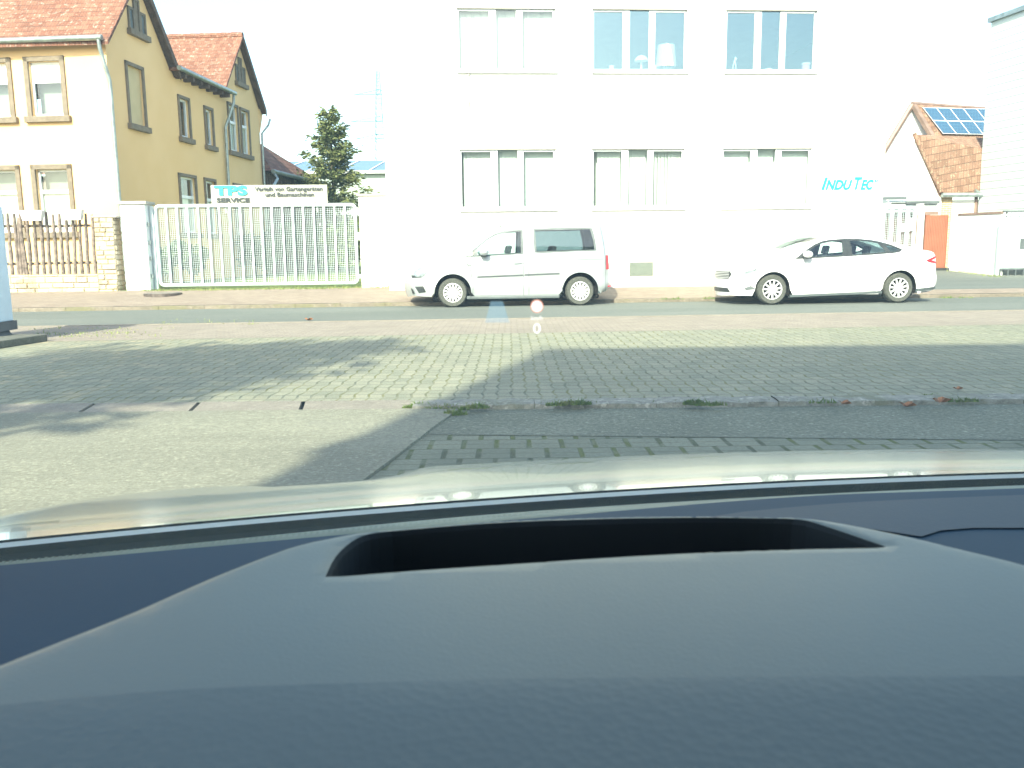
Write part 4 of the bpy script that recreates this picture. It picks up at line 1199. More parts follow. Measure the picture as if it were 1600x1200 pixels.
for k in range(len(zs)-1):
    a, b, w0, w1 = zs[k], zs[k+1], hw(zs[k]), hw(zs[k+1])
    c0 = [V((pb_.x+sx*w0, PY+sy*w0, a)) for sx, sy in ((-1, -1), (1, -1), (1, 1), (-1, 1))]; c1 = [V((pb_.x+sx*w1, PY+sy*w1, b)) for sx, sy in ((-1, -1), (1, -1), (1, 1), (-1, 1))]
    for i in range(4):
        mb.tube([c0[i], c1[i]], .13, 4, False); mb.tube([c0[i], c1[(i+1) % 4]], .07, 3, False); mb.tube([c1[i], c1[(i+1) % 4]], .07, 3, False)
obj('mast', mb, M['steel_pale'], t)
for py, L in ((148, 10), (190, 12), (217, 10.5)):
    z = at(590, py, PY).z; mb = MB()
    for s in (-1, 1):
        mb.tube([(pb_.x, PY-.5, z), (pb_.x+s*L*.72, PY, z)], .13, 4); mb.tube([(pb_.x, PY, z+1.4), (pb_.x+s*L*.72, PY, z)], .10, 4)
        for k in range(1, 6): mb.tube([(pb_.x+s*L*.72*k/6, PY, z), (pb_.x+s*L*.72*(k-.5)/6, PY, z+1.4*(1-(k-.5)/6))], .06, 3)
    obj('cross_arm', mb, M['steel_pale'], t)

# ============================================================ LEFT EDGE: cabinet on its stone step
sa = on_z(75, 533, 0.0); sdir = V((-.16, -1, 0)).normalized(); sl_ = V((-1, .1, 0)).normalized()
mb = MB(); mb.prism([sa, sa+sdir*1.3, sa+sdir*1.3+sl_*3.2, sa+sl_*3.2], (0, 0, .105))
tag(obj('stone_step', mb, M['slab'], loc=tuple(sa), bevel=.012), 'dark stone step under the pale blue cabinet at the left edge', 'step')
cx = at(9, 500, 12.55).x
t = thing('utility_cabinet', 'tall pale blue cabinet on a dark plinth at the left edge of the yard', 'cabinet', (cx-.5, 12.4, .1))
obj('body', MB().box((cx-1.2, 12.30, .30), (cx, 12.75, 1.95)), M['blue_box'], t, bevel=.015)
obj('door', MB().box((cx-1.16, 12.285, .36), (cx-.04, 12.30, 1.88)), M['blue_box'], t, bevel=.004)
obj('plinth', MB().box((cx-1.22, 12.27, .17), (cx+.03, 12.78, .30)), M['dark_foot'], t)
for xx in (cx-1.1, cx-.14): 
    q = MB(); q.prism([(xx, 12.35, .1), (xx+.16, 12.35, .1), (xx+.11, 12.35, .17), (xx+.03, 12.35, .17)], (0, .3, 0)); obj('foot', q, M['dark_foot'], t)

# ============================================================ RIGHT SIDE
# white yard wall running back from the siding hall
q0 = at(1483, 425, 30.3); q1 = at(1558, 425, 28.6)
YW = Frame(q0.x, q0.y, math.degrees(math.atan2(q1.y-q0.y, q1.x-q0.x))); L = (V((q1.x, q1.y))-V((q0.x, q0.y))).length
t = thing('yard_wall', 'white rendered yard wall with a brown coping beside the sided hall', 'wall', YW(L/2, 0, GZ))
zt = 2.2
obj('wall', tbox(MB(), YW, (0, 0, -.1), (L, .25, zt)), M['white_render'], t)
obj('coping', tbox(MB(), YW, (L*.12, -.03, zt), (L+.02, .28, zt+.07)), M['brown_metal'], t)
# tall sided hall
e0 = at(1530, 300, 34); d = V((.17, -1, 0)).normalized()
HF = Frame(e0.x, e0.y, math.degrees(math.atan2(d.y, d.x)))
zt = at(1540, 35, 34).z
t = thing('sided_hall', 'tall pale grey-green clapboard hall rising at the right edge', 'building', (e0.x, e0.y, GZ))
mb = MB(); tbox(mb, HF, (0, 0, 0), (9, 8, zt)); obj('wall', mb, M['siding'], t)
obj('fascia', tbox(MB(), HF, (-.08, -.10, zt), (9.1, .1, zt+.16)), M['zinc'], t)
obj('roof', tbox(MB(), HF, (-.05, .1, zt), (9.1, 8.1, zt+.12)), M['zinc'], t)
q = at(1537, 300, 26.9)
obj('floodlight', MB().tube([HF(-.02, -.02, at(1537, 302, 34).z), HF(-.02, -.22, at(1537, 300, 34).z)], [.1, .14], 12), M['zinc'], t)
obj('downpipe', MB().tube([HF(-.12, -.02, .4), HF(-.12, -.02, 3.1)], .07, 8), M['brown_metal'], t, smooth=True)
# far gate at the right edge
GF = Frame(q1.x+.05, q1.y, 2)
w0 = 0; w1 = 3.6; za = GF.hit(1580, 419, 0)[1]; zb = GF.hit(1580, 329, 0)[1]
t = thing('sheet_gate', 'white ribbed sheet metal gate with slotted top at the right edge', 'gate', GF(1.5, 0, GZ))
mb = MB(); tbox(mb, GF, (w0+.03, .0, za), (w1, .03, zb-.22))
for k in range(45): tbox(mb, GF, (w0+.05+k*.08, -.015, za+.02), (w0+.09+k*.08, 0, zb-.24))
obj('panel', mb, M['white_metal'], t)
mb = MB(); tbox(mb, GF, (w0, -.02, zb-.04), (w1, .04, zb))
tbox(mb, GF, (w0, -.02, za-.05), (w1, .04, za)); tbox(mb, GF, (w0, -.02, za-.28), (w1, .03, za-.25))
for k in range(14): tbox(mb, GF, (w0+.03+k*.26, -.02, za-.28), (w0+.06+k*.26, .03, za-.04))
obj('frame', mb, M['grey_trim'], t)
mb = MB()
for k in range(26): tbox(mb, GF, (w0+.02+k*.14, 0, zb-.23), (w0+.09+k*.14, .03, zb-.03))
tbox(mb, GF, (w0, .0, zb-.16), (w1, .028, zb-.11)); obj('slotted_top', mb, M['white_metal'], t)
a, z = GF.hit(1594, 373, 0); a2, z2 = GF.hit(1594, 389, 0)
obj('notice_plate', tbox(MB(), GF, (a, -.03, z2), (a+.35, -.016, z)), M['grey_trim'], t)
a3, z3 = GF.hit(1594, 354, 0)
obj('notice_plate', tbox(MB(), GF, (a, -.03, z+.05), (a+.35, -.016, z3)), M['pvc'], t)
obj('post', tbox(MB(), GF, (-.12, -.05, GZ-.1), (-.02, .06, zb-.5)), M['white_metal'], t)
# orange door in the far corner
OF = Frame(q0.x-.02, q0.y+.25, 3); a = OF.hit(1444, 380, 0)[0]; zt = OF.hit(1465, 336, 0)[1]
t = thing('sheet_door', 'orange ribbed sheet metal door between white post and yard wall', 'door', OF(a/2, 0, GZ))
mb = MB(); n = 14
tbox(mb, OF, (a, 0, GZ+.10), (0, .04, zt))
for k in range(n): tbox(mb, OF, (a-a*k/n+.02, -.02, GZ+.11), (a-a*(k+.5)/n+.02, 0, zt-.01))
obj('leaf', mb, M['orange_sheet'], t); obj('threshold', tbox(MB(), OF, (a, -.06, GZ-.05), (.02, .1, GZ+.10)), M['black_trim'], t)
# white slim gate behind the dark saloon and its post
SGt = Frame(*at(1378, 400, 23.2).xy, 3.8)
a = SGt.hit(1380, 350)[0]; b = SGt.hit(1429, 350)[0]; zt = SGt.hit(1405, 325)[1]
t = gate('wicket_gate', 'small white mesh gate with a cut-out plate behind the saloon roof', a, b, GZ+.08, zt, 4, SGt, 0, .05, .10, .03, .10)
pl = [(1400, 341), (1408, 349), (1417, 348), (1420, 342), (1427, 340), (1427, 359), (1418, 362), (1402, 363), (1401, 352)]
q = MB(); q.prism([SGt(SGt.hit(x, y)[0], -.05, SGt.hit(x, y)[1]) for x, y in pl], SGt.v*.012); obj('plate', q, M['white_metal'], t)
t = thing('gate_post', 'white post with pointed top between small gate and orange door', 'post', SGt(b+.25, 0, GZ))
a1 = SGt.hit(1434, 350, -.1)[0]; b1 = SGt.hit(1444, 350, -.1)[0]; zt = SGt.hit(1439, 330, -.1)[1]
obj('shaft', tbox(MB(), SGt, (a1, -.1, GZ-.1), (b1, .1, zt)), M['white_render'], t, bevel=.01)
mb = MB(); m_ = (a1+b1)/2; mb.prism([SGt(a1, -.1, zt), SGt(b1, -.1, zt), SGt(m_+.05, -.1, zt+.12), SGt(m_+.05, -.1, zt+.2), SGt(m_-.05, -.1, zt+.2), SGt(m_-.05, -.1, zt+.12)], SGt.v*.2)
obj('cap', mb, M['white_render'], t)
obj('drop_bolt', MB().tube([SGt(SGt.hit(1432, 350)[0], -.05, SGt.hit(1432, 390)[1]), SGt(SGt.hit(1432, 350)[0], -.05, SGt.hit(1432, 374)[1]), SGt(SGt.hit(1432, 350)[0], -.05, SGt.hit(1432, 336)[1])], [.012, .035, .035], 8), M['brown_metal'], t)
# tiled shed
YS = 34
def A(px, py, Y=YS): return at(px, py, Y)
shed = thing('brick_shed', 'small shed with pale red tiled roof and white gable beside the sided hall', 'shed', (A(1432, 400).x, YS, GZ))
ap, el, er = A(1432, 212), A(1393, 305), A(1472, 299)
ridgeR = A(1556, 212, YS+.6); eaveR = A(1552, 299, YS-2.2)
# gable faces left-front; roof runs to the right
mb = MB(); mb.poly((el.x, YS, 0), (er.x, YS, 0), (er.x, YS, er.z), ap, (el.x, YS, el.z)); obj('gable_wall', mb, M['white_render'], shed)
rr = V((9, .3, 0)); fw_ = V((0, -2.2, 0))
mb = MB(); e_ = A(1474, 301, YS-.05)
nx = 22; ny = 12
mb.prism([e_+V((-.15, 0, 0)), e_+V((9, .1, 0)), ap+V((9, 3.6, .05)), ap+V((-.1, .0, .05))], (0, 0, -.12))
rf = obj('roof', mb, M['tile_pale'], shed)
mb = MB()
for k in range(16):
    f = k/16; p = ap.lerp(e_, f); p2 = ap.lerp(e_, f+.075); mb.tube([p+V((-.12, -.06, .08)), p2+V((-.12, -.06, .05))], .085, 8)
obj('verge_tile', mb, M['tile_pale'], rf)
obj('gutter', MB().tube([e_+V((-.1, -.12, -.1)), e_+V((9, 0, -.1))], .09, 8), M['zinc'], shed, smooth=True)
mb = MB(); c = A(1468, 330, YS+.1); c2 = A(1486, 330, YS+.1); mb.box((c.x, YS+.05, 0), (c2.x, YS+.6, e_.z-.15)); obj('brick_pier', mb, M['yellow_brick'], shed)
mb = MB(); c3 = A(1560, 330); mb.box((c2.x+.02, YS+.1, 0), (c3.x+4, YS+4, e_.z-.28)); obj('wall', mb, M['white_render'], shed)
obj('downpipe', MB().tube([(A(1532, 330, YS).x, YS-.1, e_.z-.1), (A(1532, 330, YS).x, YS-.1, 1.5)], .08, 8), M['brown_metal'], shed, smooth=True)
# pale curved canopy in front of it
YC = 32.5
t = thing('canopy', 'pale curved canopy roof with a dark edge in front of the shed gable', 'canopy', (A(1420, 320, YC).x, YC, GZ))
mb = MB(); x0, x1 = A(1391, 300, YC).x, A(1466, 300, YC).x; zb = A(1430, 316, YC).z; zt = A(1430, 291, YC).z
for k in range(12):
    a0, a1 = k/12, (k+1)/12
    mb.poly((x0, YC+1.6*a0, zb+(zt-zb)*sin(a0*pi/2)), (x1, YC+1.6*a0, zb+(zt-zb)*sin(a0*pi/2)), (x1, YC+1.6*a1, zb+(zt-zb)*sin(a1*pi/2)), (x0, YC+1.6*a1, zb+(zt-zb)*sin(a1*pi/2)))
mb.poly((x1, YC, zb), (x1, YC+1.6, zb), (x1, YC+1.6, zt)); mb.poly((x0, YC, zb), (x0, YC+1.6, zb), (x0, YC+1.6, zt))
obj('roof_sheet', mb, M['awning'], t, smooth=True)
mb = MB(); xm = A(1415, 315, YC).x; mb.box((x0-.45, YC-.08, zb+.10), (xm, YC, zb+.2)); mb.box((xm, YC-.08, zb-.06), (x1+.05, YC, zb+.04)); obj('edge_strip', mb, M['grey_trim'], t)
obj('back_panel', MB().box((x0-.4, YC+.02, zb-.35), (x1, YC+.1, zb-.06)), M['awning'], t)
obj('lower_panel', MB().box((x0-.4, YC+.3, 0), (x1-.1, YC+.4, zb-.36)), M['timber'], t)
obj('beam', MB().box((A(1443, 333, YC).x, YC-.12, A(1443, 336, YC).z), (x1, YC-.02, A(1443, 331, YC).z)), M['brown_metal'], t)
# house with solar panels
YH = 45
t = thing('solar_house', 'white gabled house with blue solar panels on its roof, far right', 'house', (A(1428, 400, YH).x, YH, GZ))
ap, el, er = A(1428, 166, YH), A(1366, 268, YH), A(1488, 262, YH)
mb = MB(); mb.poly((el.x, YH, 0), (er.x, YH, 0), er, ap, el)
mb.box((el.x+.02, YH+.02, 0), (er.x-.02, YH+12, min(el.z, er.z)-.1)); obj('wall', mb, M['white_render'], t)
mb = MB(); k = (ap.z-er.z)/(er.x-ap.x); e_ = A(1468, 228, YH-.3)
ru_ = V((14, 5.2, 0)); e1 = A(1486, 262, YH-.6)
mb.prism([e1, e1+V((14, .6, 0)), ap+V((14, 6.0, .1)), ap+V((-.1, -.1, .1))], (0, 0, -.12)); rf = obj('roof', mb, M['tile_pale'], t)
mb = MB(); mb.tube([ap+V((-.15, -.1, .05)), el+V((-.15, -.1, .05))], .13, 6); mb.tube([ap+V((-.1, -.14, .02)), e1+V((-.1, -.14, .02))], .16, 6); mb.tube([ap+V((-.1, 0, .12)), ap+V((14, 6, .12))], .12, 6)
obj('verge_board', mb, M['brown_metal'], t)
# panels lie on the roof slope
Pn = (e1+V((14, .6, 0))-e1).cross(ap-e1).normalized()
if Pn.z < 0: Pn = -Pn
def onroof(px, py): return at_plane(px, py, ap+Pn*.16, Pn)
A0, A1, B0 = onroof(1441, 168), onroof(1525, 170), onroof(1473, 209)
ud = (A1-A0)/4; vd = (B0-A0)/2
fm = MB(); 
for i in range(6):
    for j in range(2):
        o_ = A0+ud*i+vd*j; g = .04
        c = [o_+ud*g+vd*g, o_+ud*(1-g)+vd*g, o_+ud*(1-g)+vd*(1-g), o_+ud*g+vd*(1-g)]
        q = MB(); q.prism(c, Pn*.05); obj('solar_panel', q, M['solar'], rf)
        fm.prism([o_, o_+ud, o_+ud+vd, o_+vd], Pn*.03)
obj('panel_frame', fm, M['solar_frame'], rf)
# ============================================================ PARKED CARS
def wheel(parent, x, y, r, spokes, kind, out=-1):
    """out: -1 faces the street (-y)"""
    T0 = MB(); o = out; w = .2
    prof = [(r*.66, -w/2*1.0), (r*.72, -w/2-.004), (r*.90, -w/2-.006), (r*.985, -w/2+.03), (r, -w/2+.06), (r, w/2-.06), (r*.985, w/2-.03), (r*.9, w/2), (r*.66, w/2)]
    prof = [(a, -b*o) for a, b in prof]
    wl = obj('wheel', MB().lathe((x, y, r), 'y', prof, 48, True), M['tyre'], parent, local=True, smooth=True, angle=50)
    q = MB(); rr = r*.66; f = y+o*(w/2-.012)
    q.lathe((x, y, r), 'y', [(rr, o*(w/2-.0)), (rr*.93, o*(w/2+.004)), (rr*.90, o*(w/2-.02)), (rr*.88, o*(w/2-.09))], 48)
    q.lathe((x, y, r), 'y', [(.001, o*(w/2+.0)), (rr*.17, o*(w/2-.0)), (rr*.21, o*(w/2-.02)), (rr*.22, o*(w/2-.07))], 24)
    for k in range(spokes):
        a = 2*pi*k/spokes+.2
        ca, sa = cos(a), sin(a); na, nb = -sa, ca
        def pt(rad, t, dy): return (x+ca*rad+na*t, f+o*dy, r+sa*rad+nb*t)
        if kind == 'cover':
            w0, w1 = rr*.075, rr*.115
            P = [pt(rr*.17, -w0, -.005), pt(rr*.17, w0, -.005), pt(rr*.92, w1, .006), pt(rr*.92, -w1, .006)]
        else:
            w0, w1 = rr*.11, rr*.085
            P = [pt(rr*.15, -w0, -.01), pt(rr*.15, w0, -.01), pt(rr*.92, w1, .004), pt(rr*.92, -w1, .004)]
        q.prism(P if o < 0 else P[::-1], (0, -o*.02, 0))
    obj('rim', q, M['alloy'], wl, local=True, smooth=True, angle=35)
    obj('rim_backing', MB().lathe((x, y, r), 'y', [(.001, o*(w/2-.06)), (rr*.89, o*(w/2-.06))], 32), M['dark_well'], wl, local=True)
    return wl

def car(name, label, cat, loc, rz, S):
    root = thing(name, label, cat, loc, rz)
    L, Wd = S['L'], S['W']
    top = S['top']                        # from front bottom over the roof to rear bottom, dense (x,z), with tags
    tp = []; tg = []
    for (pts, tagn) in top:
        for p in pts: tp.append(p); tg.append(tagn)
    arch = []
    zb = S['zb']
    def arcpts(cx, cz, r):
        base = max(0, zb-cz); a0 = math.asin(base/r)
        return [(cx+r*cos(a0+(pi-2*a0)*k/22), cz+r*sin(a0+(pi-2*a0)*k/22)) for k in range(23)]
    (fx, rx, cz, ar) = S['arch']
    X0 = min(p[0] for p in tp); X1 = max(p[0] for p in tp)
    bottom = dens([tp[-1], (rx+math.sqrt(ar*ar-(zb-cz)**2), zb)], .08, False)[1:-1]+arcpts(rx, cz, ar)+dens([(rx-ar, zb), (fx+ar, zb)], .08, False)[1:-1]+arcpts(fx, cz, ar)+dens([(fx-math.sqrt(ar*ar-(zb-cz)**2), zb), tp[0]], .08, False)[1:-1]
    outer = tp+bottom
    fil = S['fillet']
    def Wf(x, z):
        w = Wd/2
        f = S['nose_plan']; 
        if x-X0 < f[0]: w -= f[1]*(1-max(0, x-X0)/f[0])**2.2
        f = S['tail_plan']
        if x > X1-f[0]: w -= f[1]*(1-max(0, X1-x)/f[0])**2.2
        if z > S['belt']: w -= S['tumble']*(z-S['belt'])+S.get('tum2', 0)*(z-S['belt'])**2
        w -= .03*max(0, (S['belt']-.1-z)/.6)**2
        # swelling over the wheels, shoulder crease
        for cx in (fx, rx):
            d = math.hypot(x-cx, z-cz)
            if d < ar+.12: w += .014*max(0, 1-(d-ar)/.12)
        for (zc, dp, wd) in S.get('creases', ()):
            w -= dp*math.exp(-((z-zc)/wd)**2)
        d = poly_d((x, z), tp, False)
        r = fil
        if d < r: w -= r*.9*(1-sqrt(max(0, 1-(1-d/r)**2)))
        return w
    holes = S['green']
    hs = [dens(h, .07) for h in holes]
    pts, fc = cdt(outer, hs, .075)
    body = MB()
    for sg in (-1, 1):
        P = [(x, sg*Wf(x, z), z) for x, z in pts]
        body.add(P, fc if sg < 0 else [f[::-1] for f in fc])
    n = len(tp); NS = 14
    W0 = [Wf(*p) for p in tp]
    cr = S['crown']
    def acr(i, s):
        x, z = tp[i]; a = tp[max(0, i-1)]; b = tp[min(n-1, i+1)]
        tx, tz = b[0]-a[0], b[1]-a[1]; l = math.hypot(tx, tz) or 1
        nx, nz = -tz/l, tx/l
        c = cr[tg[i]]*(1-abs(s)**2.2)
        return (x+nx*c, W0[i]*s, z+nz*c)
    mats = {'windscreen': 'car_glass', 'rear_window': 'car_glass_dark'}
    groups = {}
    for i in range(n-1):
        g = tg[i] if tg[i] in mats and tg[i+1] == tg[i] else 'body'
        groups.setdefault(g, []).append(i)
    for g, idx in groups.items():
        mb = body if g == 'body' else MB()
        for i in idx:
            P = [acr(j, -1+2*k/NS) for j in (i, i+1) for k in range(NS+1)]
            mb.add(P, [(k, NS+1+k, NS+2+k, k+1) for k in range(NS)])
        if g != 'body': obj(g, mb, M[mats[g]], root, local=True, smooth=True)
    # floor pan
    body.poly((X0+.25, -Wd/2+.25, zb+.02), (X0+.25, Wd/2-.25, zb+.02), (L-.15, Wd/2-.12, zb+.02), (L-.15, -Wd/2+.12, zb+.02))
    bo = obj('body', body, S['paint'], root, local=True, smooth=True, angle=38)
    # weld for smooth shading
    m = bo.modifiers.new('weld', 'WELD'); m.merge_threshold = .0006
    def patch(name, poly, mat, off=.005, step=.05, parent=root, sides=(-1,), hl=(), spl=0, thick=0):
        pl = spline(poly, spl, True) if spl else dens(poly, step)
        pp, ff = cdt(pl, [dens(h, step) for h in hl], step)
        mb = MB()
        for sg in sides:
            mb.add([(x, sg*(Wf(x, z)+off), z) for x, z in pp], ff if sg < 0 else [f[::-1] for f in ff])
        return obj(name, mb, mat, parent, local=True, smooth=True)
    def ribbon(name, line, w, mat, off=.003, sides=(-1, 1)):
        ln = dens(line, .05, False); mb = MB()
        for sg in sides:
            P = []
            for i, p in enumerate(ln):
                a = ln[max(0, i-1)]; b = ln[min(len(ln)-1, i+1)]; tx, tz = b[0]-a[0], b[1]-a[1]; l = math.hypot(tx, tz)
                for s in (-1, 1):
                    x, z = p[0]-tz/l*w/2*s, p[1]+tx/l*w/2*s; P.append((x, sg*(Wf(x, z)+off), z))
            mb.add(P, [(2*i, 2*i+1, 2*i+3, 2*i+2) for i in range(len(ln)-1)])
        return obj(name, mb, mat, root, local=True)
    # glazing: dark surround with panes cut out, both sides
    for h, panes in zip(holes, S['panes']):
        pp, ff = cdt(dens(h, .07), [dens(p[0], .07) for p in panes], .09)
        mb = MB()
        for sg in (-1, 1): mb.add([(x, sg*(Wf(x, z)-.004), z) for x, z in pp], ff if sg < 0 else [f[::-1] for f in ff])
        obj('window_frame', mb, M[S.get('wf', 'black_trim')], root, local=True, smooth=True)
        for (p, gm) in panes:
            for sg in (-1, 1):
                pp, ff = cdt(dens(p, .07), [], .09); mb = MB()
                mb.add([(x, sg*(Wf(x, z)-.007), z) for x, z in pp], ff); obj('side_window', mb, M[gm], root, local=True, smooth=True)
    for ln in S['seams']: ribbon('door_seam', ln, .008, M['grey_trim'], .0015)
    # wheel wells and wheels
    for cx in (fx, rx):
        mb = MB()
        for sg in (-1, 1):
            P = []
            for k in range(23):
                a = -.35+(pi+.7)*k/22
                x, z = cx+ar*cos(a), cz+ar*sin(a); yy = Wd/2-.02; P += [(x, sg*(Wf(x, max(z, zb))-.002), z), (x, sg*(Wd/2-.32), z)]
            mb.add(P, [(2*i, 2*i+1, 2*i+3, 2*i+2) for i in range(22)])
            mb.add([(cx+ar*cos(-.35+(pi+.7)*k/22), sg*(Wd/2-.32), cz+ar*sin(-.35+(pi+.7)*k/22)) for k in range(23)], [list(range(23))])
        obj('wheel_arch', mb, M['dark_well'], root, local=True)
        for sg in (-1, 1): wheel(root, cx, sg*(Wd/2-.135), S['r'], S['spokes'], S['rim'], sg)
    # seats
    for (sx, sy, hd) in S['seats']:
        mb = MB()
        mb.prism([(sx-.48, sy-.25, .52), (sx, sy-.25, .50), (sx+.02, sy-.25, .62), (sx-.46, sy-.25, .66)], (0, .5, 0))
        mb.prism([(sx-.02, sy-.24, .6), (sx+.12, sy-.24, .58), (sx+.30, sy-.22, 1.12+hd), (sx+.19, sy-.22, 1.14+hd)], (0, .46, 0))
        mb.prism([(sx+.20, sy-.12, 1.16+hd), (sx+.30, sy-.12, 1.15+hd), (sx+.34, sy-.12, 1.32+hd), (sx+.25, sy-.12, 1.34+hd)], (0, .24, 0))
        obj('seat', mb, M['fabric_seat'], root, local=True, bevel=.03)
    sx, sy = S['seats'][0][:2]
    pts = [(sx-.62+.10*cos(2*pi*k/20), sy+.18*sin(2*pi*k/20), .98+.16*cos(2*pi*k/20)) for k in range(21)]
    obj('steering_wheel', MB().tube(pts, .015, 6), M['black_trim'], root, local=True, smooth=True)
    a0 = S['dash']; 
    obj('dashboard', MB().prism([(a0, -Wd/2+.18, .7), (a0+.55, -Wd/2+.18, .7), (a0+.5, -Wd/2+.18, .93), (a0+.1, -Wd/2+.18, .97)], (0, Wd-.36, 0)), M['black_trim'], root, local=True, bevel=.02)
    # mirrors
    for sg in (-1, 1):
        mx, mz = S['mirror']; y0 = sg*Wf(mx, mz)
        mb = MB(); mb.ico((mx+.02, y0+sg*.13, mz+.06), (.10, .11, .075), 3)
        mo = obj('wing_mirror', mb, S['paint'], root, local=True, smooth=True)
        obj('mirror_foot', MB().prism([(mx-.05, y0-sg*.01, mz-.03), (mx+.09, y0-sg*.01, mz-.03), (mx+.08, y0-sg*.01, mz+.01), (mx-.04, y0-sg*.01, mz+.01)], (0, sg*.16, .0)), M['black_trim'], mo, local=True, bevel=.008)
    return root, Wf, patch, ribbon

def zx(ox, gy, sc_):          # map of zoom pixels to metres on the side of a car
    return lambda pts: [((x-ox)/sc_, (gy-y)/sc_) for x, y in pts]
# ---- the light silver van
vm = zx(152, 552, 284.0)
front = vm([(172, 478), (158, 440), (153, 405), (158, 368), (178, 332)]); 
bonnet = vm([(178, 332), (225, 300), (290, 272), (370, 252), (440, 238), (497, 228)])
scr = vm([(500, 226), (545, 188), (600, 145), (660, 100), (715, 70), (745, 56)])
roof = vm([(745, 56), (800, 42), (880, 33), (1000, 27), (1150, 26), (1280, 29), (1335, 36)])
rear = vm([(1335, 36), (1358, 52), (1374, 95), (1388, 160), (1400, 230), (1406, 300), (1408, 350), (1412, 385), (1410, 430), (1396, 460), (1368, 470)])
def sp(p, k=3): return spline(p, k)
top = [(sp(front)[:-1], 'front'), (sp(bonnet)[:-1], 'bonnet'), (sp(scr)[1:-1], 'windscreen'), (sp(roof), 'roof'), (sp(rear)[1:], 'rear')]
dwin = vm([(497, 245), (548, 205), (590, 170), (640, 130), (690, 102), (745, 86), (800, 80), (864, 78), (860, 230), (640, 240)])
qtr = vm([(508, 242), (560, 198), (560, 238)])
dpan = vm([(578, 236), (578, 190), (640, 142), (690, 114), (745, 98), (800, 91), (850, 89), (847, 222), (650, 232)])
rwin = spline(vm([(926, 92), (935, 73), (1000, 71), (1150, 68), (1280, 72), (1298, 80), (1312, 140), (1318, 200), (1308, 215), (1150, 218), (1000, 224), (940, 222), (930, 208)]), 2, True)
rp = vm([(938, 84), (1282, 80), (1300, 150), (1306, 206), (1100, 211), (944, 214)])
S = dict(L=4.41, W=1.79, top=top, zb=.235, arch=(vm([(422, 0)])[0][0], vm([(1217, 0)])[0][0], .33, .40), fillet=.13,
         nose_plan=(.75, .20), tail_plan=(.35, .07), belt=1.02, tumble=.14, tum2=.10, crown=dict(front=.16, bonnet=.04, windscreen=.07, roof=.035, rear=.05),
         green=[dwin, rwin], panes=[[(qtr, 'car_glass'), (dpan, 'car_glass')], [(rp, 'car_glass_dark')]], wf='grey_trim', creases=[(.62, .012, .05), (.42, -.012, .06)],
         paint=M['silver_paint'], r=.318, spokes=14, rim='cover', seats=[(1.95, -.38, 0), (1.95, .38, 0), (2.95, -.35, -.02), (2.95, .35, -.02)], dash=1.15, mirror=vm([(612, 232)])[0],
         seams=[vm([(545, 480), (548, 420), (535, 330), (500, 250)]), vm([(862, 485), (862, 80)]), vm([(895, 485), (895, 60)]), vm([(545, 482), (1100, 482)]), vm([(1110, 470), (1085, 380), (1150, 300), (1340, 235)]) [:2], vm([(1350, 60), (1370, 200), (1378, 330), (1380, 470)])])
va = F.hit(638, 420, -2.9)[0]
van, vW, vpatch, vrib = car('parked_van', 'light silver passenger van parked at the kerb in front of the white office', 'van', F(va, -2.9+.9, 0), R(3.8), S)
# pitch of the van: near wheels in the road
bt = M['black_trim']
vpatch('headlight', vm([(180, 345), (186, 325), (225, 305), (288, 299), (262, 340), (240, 360), (200, 362)]), M['lens_clear'], .008, sides=(-1, 1))
vpatch('front_grille', vm([(165, 352), (200, 350), (235, 364), (170, 368)]), bt, .006, sides=(-1, 1))
vpatch('fog_lamp_vent', vm([(186, 420), (240, 418), (256, 456), (212, 462)]), bt, .006, sides=(-1, 1))
mb = MB()
vpatch('intake', vm([(160, 430), (172, 438), (186, 466), (170, 468)]), bt, .006, sides=(-1, 1))
for sg in (-1, 1):
    vpatch('tail_light', vm([(1378, 242), (1396, 240), (1402, 328), (1380, 330)]), M['lens_red'], .012, sides=(sg,))
    vrib('side_moulding', vm([(575, 366), (858, 357)]), .028, M['grey_trim'], .012, (sg,)); vrib('side_moulding', vm([(868, 356), (1086, 350)]), .028, M['grey_trim'], .012, (sg,))
    vrib('sliding_rail', vm([(1145, 268), (1358, 264)]), .010, M['grey_trim'], .004, (sg,))
    vrib('door_handle', vm([(800, 282), (852, 279)]), .03, S['paint'], .03, (sg,))
    vrib('side_repeater', vm([(510, 290), (540, 294)]), .014, M['grey_trim'], .006, (sg,))
obj('sill', MB().box((.75+.5, -.86, .17), (3.3, .86, .24)), M['grey_trim'], van, local=True, bevel=.02)
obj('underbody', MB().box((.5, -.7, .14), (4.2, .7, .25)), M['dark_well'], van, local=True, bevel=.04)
obj('tow_bar', MB().tube([(4.2, 0, .32), (4.45, 0, .31), (4.53, 0, .34), (4.535, 0, .44)], .022, 10).ico((4.535, 0, .46), .03, 2), bt, van, local=True, smooth=True)
obj('rear_reflector', MB().box((4.33, -.80, .40), (4.445, -.62, .43)), M['lens_red'], van, local=True)
obj('roof_aerial', MB().tube([(3.9, 0, 1.86), (4.05, 0, 1.95)], .008, 6), bt, van, local=True)

